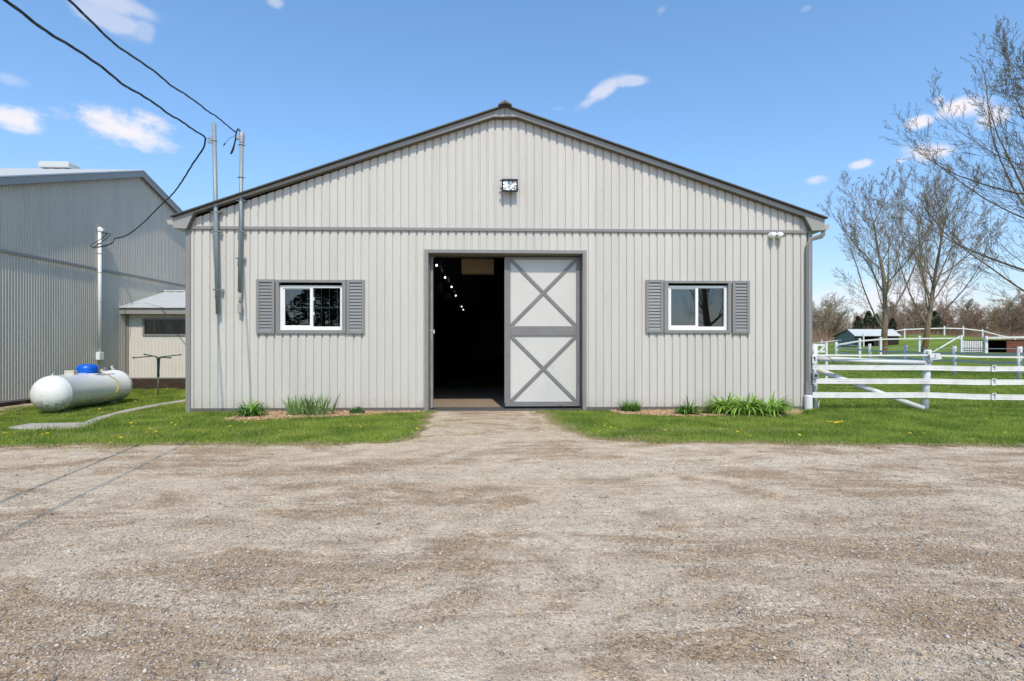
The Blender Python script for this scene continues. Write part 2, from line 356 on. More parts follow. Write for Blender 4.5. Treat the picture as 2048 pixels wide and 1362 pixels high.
# tank: white paint with green mildew specks that grew low on the shell
def tankmat():
    m = M['tank']; t = m.node_tree; b = t.nodes['Principled BSDF']; src = b.inputs['Base Color'].links[0].from_socket
    co = _n(t, 'ShaderNodeTexCoord'); sx = _n(t, 'ShaderNodeSeparateXYZ'); t.links.new(co.outputs['Object'], sx.inputs[0])
    mr = _n(t, 'ShaderNodeMapRange'); mr.inputs['From Min'].default_value = -.02; mr.inputs['From Max'].default_value = -.36; t.links.new(sx.outputs['Z'], mr.inputs[0])
    n = _n(t, 'ShaderNodeTexNoise'); n.inputs['Scale'].default_value = 22; n.inputs['Detail'].default_value = 9; n.inputs['Roughness'].default_value = .75; t.links.new(co.outputs['Object'], n.inputs['Vector'])
    n2 = _n(t, 'ShaderNodeTexNoise'); n2.inputs['Scale'].default_value = 3; n2.inputs['Detail'].default_value = 3; t.links.new(co.outputs['Object'], n2.inputs['Vector'])
    a = _n(t, 'ShaderNodeMath', operation='MULTIPLY_ADD'); a.inputs[1].default_value = .32; t.links.new(mr.outputs[0], a.inputs[0]); t.links.new(n.outputs[0], a.inputs[2])
    a2 = _n(t, 'ShaderNodeMath', operation='MULTIPLY_ADD'); a2.inputs[1].default_value = .25; t.links.new(n2.outputs[0], a2.inputs[0]); t.links.new(a.outputs[0], a2.inputs[2])
    th = _n(t, 'ShaderNodeMapRange'); th.inputs['From Min'].default_value = .68; th.inputs['From Max'].default_value = .92; th.inputs['To Max'].default_value = .85; t.links.new(a2.outputs[0], th.inputs[0])
    g = _n(t, 'ShaderNodeMath', operation='MULTIPLY'); t.links.new(th.outputs[0], g.inputs[0])
    mr2 = _n(t, 'ShaderNodeMapRange'); mr2.inputs['From Min'].default_value = 0.05; mr2.inputs['From Max'].default_value = .3; t.links.new(mr.outputs[0], mr2.inputs[0]); t.links.new(mr2.outputs[0], g.inputs[1])
    mx = _n(t, 'ShaderNodeMix', data_type='RGBA'); t.links.new(g.outputs[0], mx.inputs['Factor']); t.links.new(src, mx.inputs['A']); mx.inputs['B'].default_value = (.17, .18, .12, 1)
    t.links.new(mx.outputs['Result'], b.inputs['Base Color'])
tankmat()
def glassmat():
    m = bpy.data.materials.new('window_glass'); m.use_nodes = True; t = m.node_tree; t.nodes.clear()
    o = _n(t, 'ShaderNodeOutputMaterial'); g = _n(t, 'ShaderNodeBsdfGlossy'); g.inputs['Roughness'].default_value = .01
    g.inputs['Color'].default_value = (.9, .95, 1, 1)
    tr = _n(t, 'ShaderNodeBsdfTransparent'); tr.inputs[0].default_value = (.72, .76, .76, 1)
    fr = _n(t, 'ShaderNodeFresnel'); fr.inputs['IOR'].default_value = 1.75
    mx = _n(t, 'ShaderNodeMixShader'); t.links.new(fr.outputs[0], mx.inputs[0]); t.links.new(tr.outputs[0], mx.inputs[1]); t.links.new(g.outputs[0], mx.inputs[2]); t.links.new(mx.outputs[0], o.inputs['Surface'])
    return m
M['glass'] = glassmat()

# gravel yard: patches of pale crushed stone and brown fines, real pebble relief
def gravelmat():
    m = bpy.data.materials.new('gravel'); m.use_nodes = True; t = m.node_tree; b = t.nodes['Principled BSDF']; K = t.links.new
    b.inputs['Roughness'].default_value = .92; b.inputs['Specular IOR Level'].default_value = .2
    co = _n(t, 'ShaderNodeTexCoord')
    def noise(sc, det=6, rough=.55, s3=None, off=0, dist=0):
        mp = _n(t, 'ShaderNodeMapping'); K(co.outputs['Object'], mp.inputs[0]); mp.inputs['Location'].default_value = (off, off * .7, 0)
        if s3: mp.inputs['Scale'].default_value = s3
        n = _n(t, 'ShaderNodeTexNoise'); n.inputs['Scale'].default_value = sc; n.inputs['Detail'].default_value = det; n.inputs['Roughness'].default_value = rough
        n.inputs['Distortion'].default_value = dist
        K(mp.outputs[0], n.inputs['Vector']); return n.outputs[0]
    def rng(s, a, b2, c=0, d=1, ss=False):
        mr = _n(t, 'ShaderNodeMapRange', interpolation_type='SMOOTHSTEP' if ss else 'LINEAR')
        for i, v in zip(('From Min', 'From Max', 'To Min', 'To Max'), (a, b2, c, d)): mr.inputs[i].default_value = v
        K(s, mr.inputs[0]); return mr.outputs[0]
    def mix(f, a, b2, mode='MIX'):
        mx = _n(t, 'ShaderNodeMix', data_type='RGBA', blend_type=mode)
        if isinstance(f, (int, float)): mx.inputs['Factor'].default_value = f
        else: K(f, mx.inputs['Factor'])
        for nm, v in (('A', a), ('B', b2)):
            if isinstance(v, tuple): mx.inputs[nm].default_value = (*v, 1)
            else: K(v, mx.inputs[nm])
        return mx.outputs['Result']
    big = rng(noise(.62, 9, .70, (.75, 1.2, 1), 7, 1.6), .43, .56, ss=True)
    streak = rng(noise(1.1, 8, .66, (.5, 1.7, 1), 11, 1.6), .48, .60, ss=True)
    c = mix(big, (.61, .49, .355), (.42, .305, .195))
    c = mix(rng(streak, 0, 1, 0, .7), c, (.67, .57, .43))
    st2 = rng(noise(3.4, 7, .65, (.45, 1.9, 1), 31, 1.0), .50, .64, ss=True)
    c = mix(rng(st2, 0, 1, 0, .55), c, (.35, .265, .18))
    st3 = rng(noise(4.6, 7, .65, (.35, 2.0, 1), 43, 1.0), .55, .66, ss=True)
    c = mix(rng(st3, 0, 1, 0, .5), c, (.68, .585, .45))
    # faint wheel tracks turning in towards the door
    sxg = _n(t, 'ShaderNodeSeparateXYZ'); K(co.outputs['Object'], sxg.inputs[0])
    wob_ = noise(.9, 4, .6, None, 21)
    for (cx0, cy0, rr0, ww) in ((8.5, 9.5, 7.6, .16), (8.5, 9.5, 6.1, .16), (-8, 10.5, 8.6, .15), (-8, 10.5, 7.1, .15), (3, -16, 20.4, .2), (3, -16, 21.9, .2), (-2, 30, 26.2, .2), (-2, 30, 24.7, .2)):
        vv = _n(t, 'ShaderNodeVectorMath', operation='DISTANCE'); K(co.outputs['Object'], vv.inputs[0]); vv.inputs[1].default_value = (cx0, cy0, 0)
        aa = _n(t, 'ShaderNodeMath', operation='MULTIPLY_ADD'); K(wob_, aa.inputs[0]); aa.inputs[1].default_value = .7; K(vv.outputs['Value'], aa.inputs[2])
        sb = _n(t, 'ShaderNodeMath', operation='SUBTRACT'); K(aa.outputs[0], sb.inputs[0]); sb.inputs[1].default_value = rr0 + .35
        ab = _n(t, 'ShaderNodeMath', operation='ABSOLUTE'); K(sb.outputs[0], ab.inputs[0])
        c = mix(rng(ab.outputs[0], ww, ww * .35, 0, .42, ss=True), c, (.65, .55, .415))
    fine = noise(3.5, 9, .75, None, 5)
    c = mix(1.0, c, rng(fine, .3, .7, .76, 1.22), 'MULTIPLY')
    v1 = _n(t, 'ShaderNodeTexVoronoi'); v1.inputs['Scale'].default_value = 95; v1.inputs['Randomness'].default_value = 1
    K(co.outputs['Object'], v1.inputs['Vector'])
    sp = _n(t, 'ShaderNodeSeparateColor'); K(v1.outputs['Color'], sp.inputs[0])
    ramp = _n(t, 'ShaderNodeValToRGB'); ramp.color_ramp.interpolation = 'CONSTANT'
    els = ramp.color_ramp.elements; els[0].color = (.46, .44, .44, 1); els[1].position = .22; els[1].color = (.86, .86, .88, 1)
    for p_, c_ in ((.45, (1, 1, 1, 1)), (.65, (1.0, .92, .80, 1)), (.80, (1.25, 1.24, 1.22, 1)), (.93, (1.5, 1.5, 1.46, 1))):
        e = els.new(p_); e.color = c_
    K(sp.outputs[0], ramp.inputs[0])
    c = mix(rng(big, 0, 1, .42, .85), c, ramp.outputs[0], 'MULTIPLY')
    v2 = _n(t, 'ShaderNodeTexVoronoi'); v2.inputs['Scale'].default_value = 260; K(co.outputs['Object'], v2.inputs['Vector'])
    sp2 = _n(t, 'ShaderNodeSeparateColor'); K(v2.outputs['Color'], sp2.inputs[0])
    c = mix(.8, c, rng(sp2.outputs[0], 0, 1, .72, 1.28), 'MULTIPLY')
    K(c, b.inputs['Base Color'])
    hsum = _n(t, 'ShaderNodeMath', operation='MULTIPLY_ADD'); K(rng(v1.outputs['Distance'], 0, .9, 1, 0), hsum.inputs[0]); hsum.inputs[1].default_value = .006; 
    h2 = _n(t, 'ShaderNodeMath', operation='MULTIPLY'); K(noise(18, 8, .7), h2.inputs[0]); h2.inputs[1].default_value = .03; K(h2.outputs[0], hsum.inputs[2])
    bp = _n(t, 'ShaderNodeBump'); bp.inputs['Strength'].default_value = .8; bp.inputs['Distance'].default_value = 1; K(hsum.outputs[0], bp.inputs['Height']); K(bp.outputs[0], b.inputs['Normal'])
    return m
M['gravel'] = gravelmat()
def rampmat(name, cols, rough=.8, patch=None, trans=0):
    m = bpy.data.materials.new(name); m.use_nodes = True; t = m.node_tree; b = t.nodes['Principled BSDF']; K = t.links.new
    b.inputs['Roughness'].default_value = rough; b.inputs['Specular IOR Level'].default_value = .25
    g = _n(t, 'ShaderNodeNewGeometry'); r = _n(t, 'ShaderNodeValToRGB'); K(g.outputs['Random Per Island'], r.inputs[0])
    els = r.color_ramp.elements
    els[0].color = (*cols[0], 1); els[1].color = (*cols[-1], 1)
    for i, c in enumerate(cols[1:-1]): e = els.new((i + 1) / (len(cols) - 1)); e.color = (*c, 1)
    src = r.outputs[0]
    if patch:
        co = _n(t, 'ShaderNodeTexCoord'); n = _n(t, 'ShaderNodeTexNoise'); n.inputs['Scale'].default_value = patch[0]; n.inputs['Detail'].default_value = 5; K(co.outputs['Object'], n.inputs['Vector'])
        mr = _n(t, 'ShaderNodeMapRange'); mr.inputs['From Min'].default_value = .40; mr.inputs['From Max'].default_value = .62; K(n.outputs[0], mr.inputs[0])
        mu = _n(t, 'ShaderNodeMix', data_type='RGBA', blend_type='MULTIPLY'); K(mr.outputs[0], mu.inputs['Factor']); K(src, mu.inputs['A']); mu.inputs['B'].default_value = (*patch[1], 1); src = mu.outputs['Result']
    K(src, b.inputs['Base Color'])
    if name == 'grass_blades':
        n2 = _n(t, 'ShaderNodeTexNoise'); n2.inputs['Scale'].default_value = 3.2; n2.inputs['Detail'].default_value = 4; K(co.outputs['Object'], n2.inputs['Vector'])
        m2 = _n(t, 'ShaderNodeMapRange'); m2.inputs['From Min'].default_value = .50; m2.inputs['From Max'].default_value = .64; m2.inputs['To Max'].default_value = .6; K(n2.outputs[0], m2.inputs[0])
        mz = _n(t, 'ShaderNodeMix', data_type='RGBA', blend_type='MULTIPLY'); K(m2.outputs[0], mz.inputs['Factor']); K(src, mz.inputs['A']); mz.inputs['B'].default_value = (1.6, 1.25, 1.5, 1); src = mz.outputs['Result']
    if trans:
        tr = _n(t, 'ShaderNodeBsdfTranslucent'); K(src, tr.inputs[0]); ms = _n(t, 'ShaderNodeMixShader'); ms.inputs[0].default_value = trans
        K(b.outputs[0], ms.inputs[1]); K(tr.outputs[0], ms.inputs[2]); K(ms.outputs[0], t.nodes['Material Output'].inputs['Surface'])
    return m
M['stones'] = rampmat('gravel_stones', [(.15, .14, .13), (.38, .34, .29), (.46, .38, .29), (.34, .27, .20), (.54, .50, .43), (.42, .35, .27), (.24, .21, .18), (.66, .61, .52), (.52, .35, .19), (.40, .38, .35)], .8)
M['chips'] = rampmat('wood_chips', [(.60, .36, .19), (.72, .50, .30), (.42, .24, .13), (.80, .62, .42), (.52, .30, .17), (.66, .45, .27), (.34, .20, .12)], .85)
M['grass'] = rampmat('grass_blades', [(.21, .29, .04), (.36, .47, .05), (.13, .20, .028), (.48, .55, .08), (.26, .37, .045), (.55, .50, .20), (.30, .42, .045)], .6, patch=(1.6, (.50, .62, .58)), trans=.35)
def groundmat():
    m = bpy.data.materials.new('lawn_ground'); m.use_nodes = True; t = m.node_tree; b = t.nodes['Principled BSDF']; K = t.links.new
    b.inputs['Roughness'].default_value = .95; b.inputs['Specular IOR Level'].default_value = .1
    co = _n(t, 'ShaderNodeTexCoord')
    def noise(sc, det, s3=(1, 1, 1)):
        mp = _n(t, 'ShaderNodeMapping'); mp.inputs['Scale'].default_value = s3; K(co.outputs['Object'], mp.inputs[0])
        n = _n(t, 'ShaderNodeTexNoise'); n.inputs['Scale'].default_value = sc; n.inputs['Detail'].default_value = det; n.inputs['Roughness'].default_value = .65; K(mp.outputs[0], n.inputs['Vector']); return n.outputs[0]
    r = _n(t, 'ShaderNodeValToRGB'); e = r.color_ramp.elements
    e[0].position = .3; e[0].color = (.10, .16, .020, 1); e[1].position = .72; e[1].color = (.27, .32, .060, 1)
    x = e.new(.5); x.color = (.16, .23, .032, 1)
    K(noise(.35, 8), r.inputs[0])
    mr = _n(t, 'ShaderNodeMapRange'); mr.inputs['From Min'].default_value = .25; mr.inputs['From Max'].default_value = .75; mr.inputs['To Min'].default_value = .55; mr.inputs['To Max'].default_value = 1.35; K(noise(9, 10, (1, 1, 1)), mr.inputs[0])
    mu = _n(t, 'ShaderNodeMix', data_type='RGBA', blend_type='MULTIPLY'); mu.inputs['Factor'].default_value = 1; K(r.outputs[0], mu.inputs['A']); K(mr.outputs[0], mu.inputs['B'])
    K(mu.outputs['Result'], b.inputs['Base Color'])
    bp = _n(t, 'ShaderNodeBump'); bp.inputs['Strength'].default_value = .6; bp.inputs['Distance'].default_value = .08; K(noise(14, 8), bp.inputs['Height']); K(bp.outputs[0], b.inputs['Normal'])
    return m
M['ground'] = groundmat()
M['thatch'] = rampmat('dry_thatch', [(.34, .26, .14), (.46, .37, .22), (.28, .24, .11), (.52, .43, .28), (.30, .33, .10), (.24, .18, .10)], .8)
M['soil'] = mat('bed_soil', (.30, .19, .11), .95, var=.35, vscale=30, bump=.8, bscale=60)

# ------------------------------------------------------------------ ground and yard
xs = np.concatenate([np.linspace(-400, -60, 12), np.linspace(-55, 100, 140), np.linspace(110, 600, 16)])
ys = np.concatenate([np.linspace(-120, -10, 12), np.linspace(-8, 20, 60), np.linspace(21, 120, 110), np.linspace(130, 900, 16)])
GX, GY = np.meshgrid(xs, ys); GZ = h(GX, GY)
V = np.stack([GX, GY, GZ], -1).reshape(-1, 3); nx = len(xs); ny = len(ys)
i = np.arange(nx - 1)[None] + nx * np.arange(ny - 1)[:, None]; i = i.ravel()
F = np.stack([i, i + 1, i + 1 + nx, i + nx], -1)
ground = npmesh('ground', V, F, M['ground'], smooth=True); ground['kind'] = 'structure'

# outline of the gravel against the lawn (pixels on the photo -> ground points)
edge_l = [onG(px, py) for px, py in [(-60, 897), (40, 894), (100, 893), (170, 889), (230, 894), (330, 891), (430, 889), (560, 890), (680, 889), (760, 888), (805, 883), (835, 870), (848, 850), (857, 834), (863, 822)]]
edge_r = [onG(px, py) for px, py in [(1078, 822), (1098, 832), (1112, 846), (1140, 860), (1170, 873), (1225, 882), (1330, 887), (1460, 886), (1600, 889), (1760, 891), (1900, 892), (2048, 894), (2200, 894)]]
def wob(p, k=.05):
    return (p[0] + k * math.sin(p[1] * 9 + p[0] * 5), p[1] + k * math.sin(p[0] * 7.3 + 1) + k * .6 * math.sin(p[0] * 17))
def densify(pts, step=.12):
    o = []
    for a, b_ in zip(pts[:-1], pts[1:]):
        n = max(1, int(math.hypot(b_[0] - a[0], b_[1] - a[1]) / step))
        for k in range(n): t = k / n; o.append((a[0] + (b_[0] - a[0]) * t, a[1] + (b_[1] - a[1]) * t))
    return o + [(pts[-1][0], pts[-1][1])]
bl = [wob(p) for p in densify([(p.x, p.y) for p in edge_l])]; br = [wob(p) for p in densify([(p.x, p.y) for p in edge_r])]
bl[-1] = (bl[-1][0], YW + .02); br[0] = (br[0][0], YW + .02)
outline = [(-60, -60), (-60, bl[0][1])] + bl + br + [(70, br[-1][1]), (70, -60)]
poly_gravel = np.array(outline)
def inside(P, X, Y):
    X = np.asarray(X); Y = np.asarray(Y); c = np.zeros(X.shape, bool); n = len(P)
    for k in range(n):
        x1, y1 = P[k]; x2, y2 = P[(k + 1) % n]
        if y1 == y2: continue
        m = ((y1 > Y) != (y2 > Y)) & (X < (x2 - x1) * (Y - y1) / (y2 - y1) + x1)
        c ^= m
    return c
# gravel sheet as triangulated polygon
import mathutils.geometry as mg_
tris = mg_.tessellate_polygon([[Vector((x, y, 0)) for x, y in outline]])
npmesh('gravel_yard', np.array([(x, y, .006) for x, y in outline]), np.array([t_ if True else t_ for t_ in tris]), M['gravel'])['kind'] = 'structure'
yard = bpy.data.objects['gravel_yard']
# make sure the sheet faces up
if yard.data.polygons[0].normal.z < 0: yard.data.flip_normals()
rng_ = np.random.default_rng(5)
# loose stones lying on the yard
def scatter_stones(n, y0, y1, smin, smax, pw, seed):
    r = np.random.default_rng(seed)
    Y = y0 + (y1 - y0) * r.random(n) ** 1.0
    X = (r.random(n) * 2.1 - 1.05) * (Y * 1.0 + .5) + .03 * Y
    k = inside(poly_gravel, X, Y); X = X[k]; Y = Y[k]; n = len(X)
    # stones gather in drifts
    f = np.sin(X * 1.3 + 2.0 * np.sin(Y * 1.1)) * np.sin(Y * 2.1 + np.sin(X * .9)) + r.normal(0, .5, n)
    k = f > -.45; X = X[k]; Y = Y[k]; n = len(X)
    s = smin + (smax - smin) * r.random(n) ** pw
    base = np.array([(1, 0, 0), (.3, .95, 0), (-.8, .55, 0), (-.75, -.6, 0), (.35, -.9, 0), (.15, .1, .62), (-.1, -.1, -.5)], float)
    fc = np.array([(0, 1, 5), (1, 2, 5), (2, 3, 5), (3, 4, 5), (4, 0, 5), (1, 0, 6), (2, 1, 6), (3, 2, 6), (4, 3, 6), (0, 4, 6)])
    a = r.random(n) * 6.283; ca, sa = np.cos(a), np.sin(a)
    jit = 1 + r.normal(0, .22, (n, 7, 3))
    B = base[None] * jit * s[:, None, None]
    B[:, :, 1] *= (.6 + .4 * r.random(n))[:, None]
    x = B[:, :, 0] * ca[:, None] - B[:, :, 1] * sa[:, None]; y = B[:, :, 0] * sa[:, None] + B[:, :, 1] * ca[:, None]
    V = np.stack([x + X[:, None], y + Y[:, None], B[:, :, 2] + .006 + s[:, None] * .15], -1).reshape(-1, 3)
    F = (fc[None] + 7 * np.arange(n)[:, None, None]).reshape(-1, 3)
    return V, F
parts = [scatter_stones(45000, 1.6, 4.2, .003, .010, 2.0, 1), scatter_stones(30000, 4.0, 11, .005, .011, 2.5, 2), scatter_stones(1500, 1.7, 8, .009, .019, 3, 3), scatter_stones(5200, 2.0, 6.5, .007, .015, 1.6, 4)]
# a stonier patch left of centre
off = 0; VV = []; FF = []
for v, f in parts: VV.append(v); FF.append(f + off); off += len(v)
tag(npmesh('gravel_stones', np.concatenate(VV), np.concatenate(FF), M['stones'], smooth=False), 'loose grey and tan stones scattered over the gravel yard', 'gravel', kind='stuff')

# concrete footpath on the left
def flat_strip(name, poly, z0, z1, m):
    b = MB(); n = len(poly)
    vs = [(x, y, float(h(x, y)) + z0) for x, y in poly] + [(x, y, float(h(x, y)) + z1) for x, y in poly]
    b.add(vs, [tuple(range(n, 2 * n)), tuple(range(n - 1, -1, -1))] + [(k, (k + 1) % n, (k + 1) % n + n, k + n) for k in range(n)])
    return b.build(name, m)
pathpts = [(14, 858), (60, 850), (110, 849), (168, 848), (182, 841), (205, 834), (250, 822), (300, 812.5), (376, 800), (384, 799),
           (384, 802.5), (376, 804.5), (300, 818), (255, 827), (225, 834), (200, 842), (196, 848), (176, 856), (120, 863), (60, 862), (22, 861)]
pathpoly = [(onG(a, b_).x, onG(a, b_).y) for a, b_ in pathpts]
MBp = MB()
TR = mg_.tessellate_polygon([[Vector((x, y, 0)) for x, y in pathpoly]])
top = [(x, y, float(h(x, y)) + .028) for x, y in pathpoly]; bot = [(x, y, z - .05) for x, y, z in top]; n_ = len(top)
MBp.add(top + bot, [tuple(t_) for t_ in TR] + [(k, k + n_, (k + 1) % n_ + n_, (k + 1) % n_) for k in range(n_)])
MBp.build('footpath', M['concrete'])['kind'] = 'structure'
path_np = np.array(pathpoly)

# mulch beds
bedl_edge = [(392, 846), (440, 843), (500, 842), (560, 839), (640, 836), (700, 833), (760, 830), (830, 826), (852, 824)]
bedr_edge = [(1222, 824), (1240, 829), (1300, 833), (1370, 834), (1430, 833), (1500, 834), (1560, 833), (1600, 829), (1612, 825)]
BEDS = []
for e_ in (bedl_edge, bedr_edge):
    pts = [(onG(a, b_).x, onG(a, b_).y) for a, b_ in e_]
    if e_ is bedl_edge: pts = pts[1:]
    poly = pts + [(pts[-1][0], YW - .03), (pts[0][0], YW - .03)]
    BEDS.append(np.array(poly))
def bed(poly, name, label, seed, n):
    b = MB(); TR = mg_.tessellate_polygon([[Vector((x, y, 0)) for x, y in poly]])
    r = np.random.default_rng(seed)
    x0, y0 = poly.min(0); x1, y1 = poly.max(0)
    X = x0 + (x1 - x0) * r.random(n); Y = y0 + (y1 - y0) * r.random(n)
    k = inside(poly, X + r.normal(0, .02, n), Y + r.normal(0, .03, n) + .01) & (Y < YW - .03); X = X[k]; Y = Y[k]; n = len(X)
    L_ = .012 + .022 * r.random(n); W_ = .004 + .008 * r.random(n); a = r.random(n) * 6.283; tilt = r.normal(0, .35, n); tl2 = r.normal(0, .5, n)
    Z = .006 + .02 * r.random(n)
    base = np.array([(-1, -1), (1, -1), (1, 1), (-1, 1)], float)
    bx = base[None, :, 0] * L_[:, None]; by = base[None, :, 1] * W_[:, None]
    z = bx * np.sin(tilt)[:, None] + by * np.sin(tl2)[:, None] + Z[:, None]
    x = bx * np.cos(a)[:, None] - by * np.sin(a)[:, None] + X[:, None]; y = bx * np.sin(a)[:, None] + by * np.cos(a)[:, None] + Y[:, None]
    T_ = np.stack([x, y, z], -1); B_ = T_ - np.array([0, 0, .004])
    V = np.concatenate([T_, B_], 1).reshape(-1, 3)
    fc = np.array([(0, 1, 2, 3), (7, 6, 5, 4), (0, 4, 5, 1), (1, 5, 6, 2), (2, 6, 7, 3), (3, 7, 4, 0)])
    F = (fc[None] + 8 * np.arange(n)[:, None, None]).reshape(-1, 4)
    o = npmesh('wood_chip_mulch', V, F, M['chips']); tag(o, label, 'mulch', kind='stuff')
    V2 = np.array([(x, y, .008) for x, y in poly]); s = npmesh('soil', V2, np.array([tuple(t_) for t_ in TR]), M['soil']); 
    if s.data.polygons[0].normal.z < 0: s.data.flip_normals()
    s['kind'] = 'structure'
bed(BEDS[0], 'mulch', 'orange brown wood chips in the bed under the left barn window', 21, 9000)
bed(BEDS[1], 'mulch', 'orange brown wood chips in the bed under the right barn window', 22, 9000)

# grass blades
def blades(X, Y, hmin, hmax, wmin, wmax, seed, lean=.5):
    r = np.random.default_rng(seed); n = len(X)
    a = r.random(n) * 6.283; L_ = (hmin + (hmax - hmin) * r.random(n) ** 1.3) * (.75 + .55 * np.clip(np.sin(X * 3.1 + 1.5 * np.sin(Y * 2.3)) * np.sin(Y * 3.7 + X), 0, 1)); W_ = wmin + (wmax - wmin) * r.random(n)
    z0 = h(X, Y)
    la = r.random(n) * 6.283; ll = lean * r.random(n) * L_
    wxv = np.cos(a) * W_ / 2; wyv = np.sin(a) * W_ / 2
    mx_, my_ = X + np.cos(la) * ll * .35, Y + np.sin(la) * ll * .35
    tx, ty = X + np.cos(la) * ll, Y + np.sin(la) * ll
    V = np.stack([np.stack([X - wxv, Y - wyv, z0], -1), np.stack([X + wxv, Y + wyv, z0], -1),
                  np.stack([mx_ + wxv * .8, my_ + wyv * .8, z0 + L_ * .6], -1), np.stack([mx_ - wxv * .8, my_ - wyv * .8, z0 + L_ * .6], -1),
                  np.stack([tx, ty, z0 + L_ * .98], -1)], 1).reshape(-1, 3)
    b = 5 * np.arange(n)[:, None]
    F = np.concatenate([b + np.array([[0, 1, 2]]), b + np.array([[0, 2, 3]]), b + np.array([[3, 2, 4]])], 0)
    return V, F
def grass_region(n, x0, x1, y0, y1, seed, frac=None):
    r = np.random.default_rng(seed); X = x0 + (x1 - x0) * r.random(n); Y = y0 + (y1 - y0) * r.random(n)
    e = .05 + .05 * np.sin(X * 5.3) * np.sin(X * 2.1 + 1); j = r.normal(0, 1, n) * .04; j2 = r.normal(0, 1, n) * e
    k = ~inside(poly_gravel, X + j, Y + j2 + .0) & ~inside(path_np, X, Y)
    for P in BEDS: k &= ~inside(P, X + j, Y + j2)
    k &= ~((X > wx(378)) & (X < wx(1617)) & (Y > YW - .04))
    k &= ~((X < -11.05)) & ~((Y > 16.5) & (X < -6))
    k &= (X / Y > -1.15) & (X / Y < 1.35)
    k &= ~((X < wx(376)) & (Y > 14.6) & (X / Y > -.56))
    return X[k], Y[k]
GV = []; GF = []; off = 0
def addg(v, f):
    global off
    GV.append(v); GF.append(f + off); off += len(v)
X, Y = grass_region(150000, -10.5, -.9, 6.9, 11, 31); addg(*blades(X, Y, .025, .065, .003, .006, 1, .9))
X, Y = grass_region(180000, .9, 14, 6.9, 11, 32); addg(*blades(X, Y, .025, .065, .003, .006, 2, .9))
X, Y = grass_region(90000, -11, -5.9, 10.8, 16.7, 33); addg(*blades(X, Y, .03, .075, .004, .008, 3, .9))
X, Y = grass_region(170000, 6.3, 24, 10.8, 20, 34); addg(*blades(X, Y, .03, .07, .005, .010, 4, .9))
X, Y = grass_region(110000, 11, 40, 20, 36, 35); addg(*blades(X, Y, .04, .08, .010, .020, 5, .9))
# taller weeds round the path bend and at the base of things
def tuft(px, py, n, sp, hh, seed):
    p = onG(px, py); r = np.random.default_rng(seed); addg(*blades(p.x + r.normal(0, sp, n), p.y + r.normal(0, sp * .5, n), hh * .4, hh, .004, .009, seed, .9))
for q, (px, py, n, sp, hh) in enumerate([(120, 866, 260, .22, .14), (200, 856, 260, .18, .17), (150, 862, 160, .2, .12), (290, 847, 120, .3, .1), (1617, 829, 260, .07, .13), (1632, 823, 120, .08, .12),
                              (1850, 823, 90, .08, .09), (985, 822, 90, .25, .035), (1055, 822, 160, .14, .05), (1105, 842, 70, .06, .04), (1085, 826, 150, .12, .05), (862, 826, 130, .06, .07), (1700, 800, 60, .1, .1)]):
    tuft(px, py, n, sp, hh, 300 + q)
# sparse sprigs creeping into the gravel apron
r_ = np.random.default_rng(77)
for (px, py, sx_, sy_, n) in [(890, 850, .35, .25, 260), (870, 836, .2, .2, 260), (1130, 866, .3, .2, 260), (910, 868, .4, .12, 120), (1150, 876, .4, .12, 160), (850, 880, .3, .12, 140), (560, 892, 3, .05, 400), (1500, 890, 3.5, .05, 400)]:
    p = onG(px, py); addg(*blades(p.x + r_.normal(0, sx_, n), p.y + r_.normal(0, sy_, n), .008, .025, .003, .006, 400 + px, 1.2))
tag(npmesh('grass', np.concatenate(GV), np.concatenate(GF), M['grass']), 'short bright green lawn grass around the barn and paddock', 'grass', kind='stuff')

# dead straw along the gravel edge and in worn spots
GV = []; GF = []; off = 0
r_ = np.random.default_rng(91)
for ed_, n_e, sp_ in ((bl, 26000, .06), (br, 26000, .06)):
    E_ = np.array(ed_); q_ = r_.integers(0, len(E_) - 1, n_e); f_ = r_.random(n_e)[:, None]; P_ = E_[q_] * (1 - f_) + E_[q_ + 1] * f_
    k_ = np.abs(np.sin(P_[:, 0] * 2.3) + .6 * np.sin(P_[:, 0] * 5.1 + 1)); P_ = P_ + r_.normal(0, 1, P_.shape) * (sp_ * (.4 + k_[:, None])); P_ = P_[(P_[:, 1] < YW - .05)]
    v_, f2_ = blades(P_[:, 0], P_[:, 1], .008, .032, .003, .007, 5, 1.6); v_[:, 2] += .006; addg(v_, f2_)
for (px, py, sx_, sy_, n) in [(900, 850, .35, .3, 1500), (1120, 856, .25, .35, 1800), (180, 872, .6, .12, 1500), (1330, 862, .5, .12, 1200), (560, 868, .6, .12, 900), (1285, 878, .3, .08, 900), (1520, 862, .7, .1, 900)]:
    p = onG(px, py); v_, f2_ = blades(p.x + r_.normal(0, sx_, n), p.y + r_.normal(0, sy_, n), .012, .045, .003, .006, px, 1.4); addg(v_, f2_)
tag(npmesh('dry_grass', np.concatenate(GV), np.concatenate(GF), M['thatch']), 'dry tan grass litter along the edge between lawn and gravel', 'dry grass', kind='stuff')

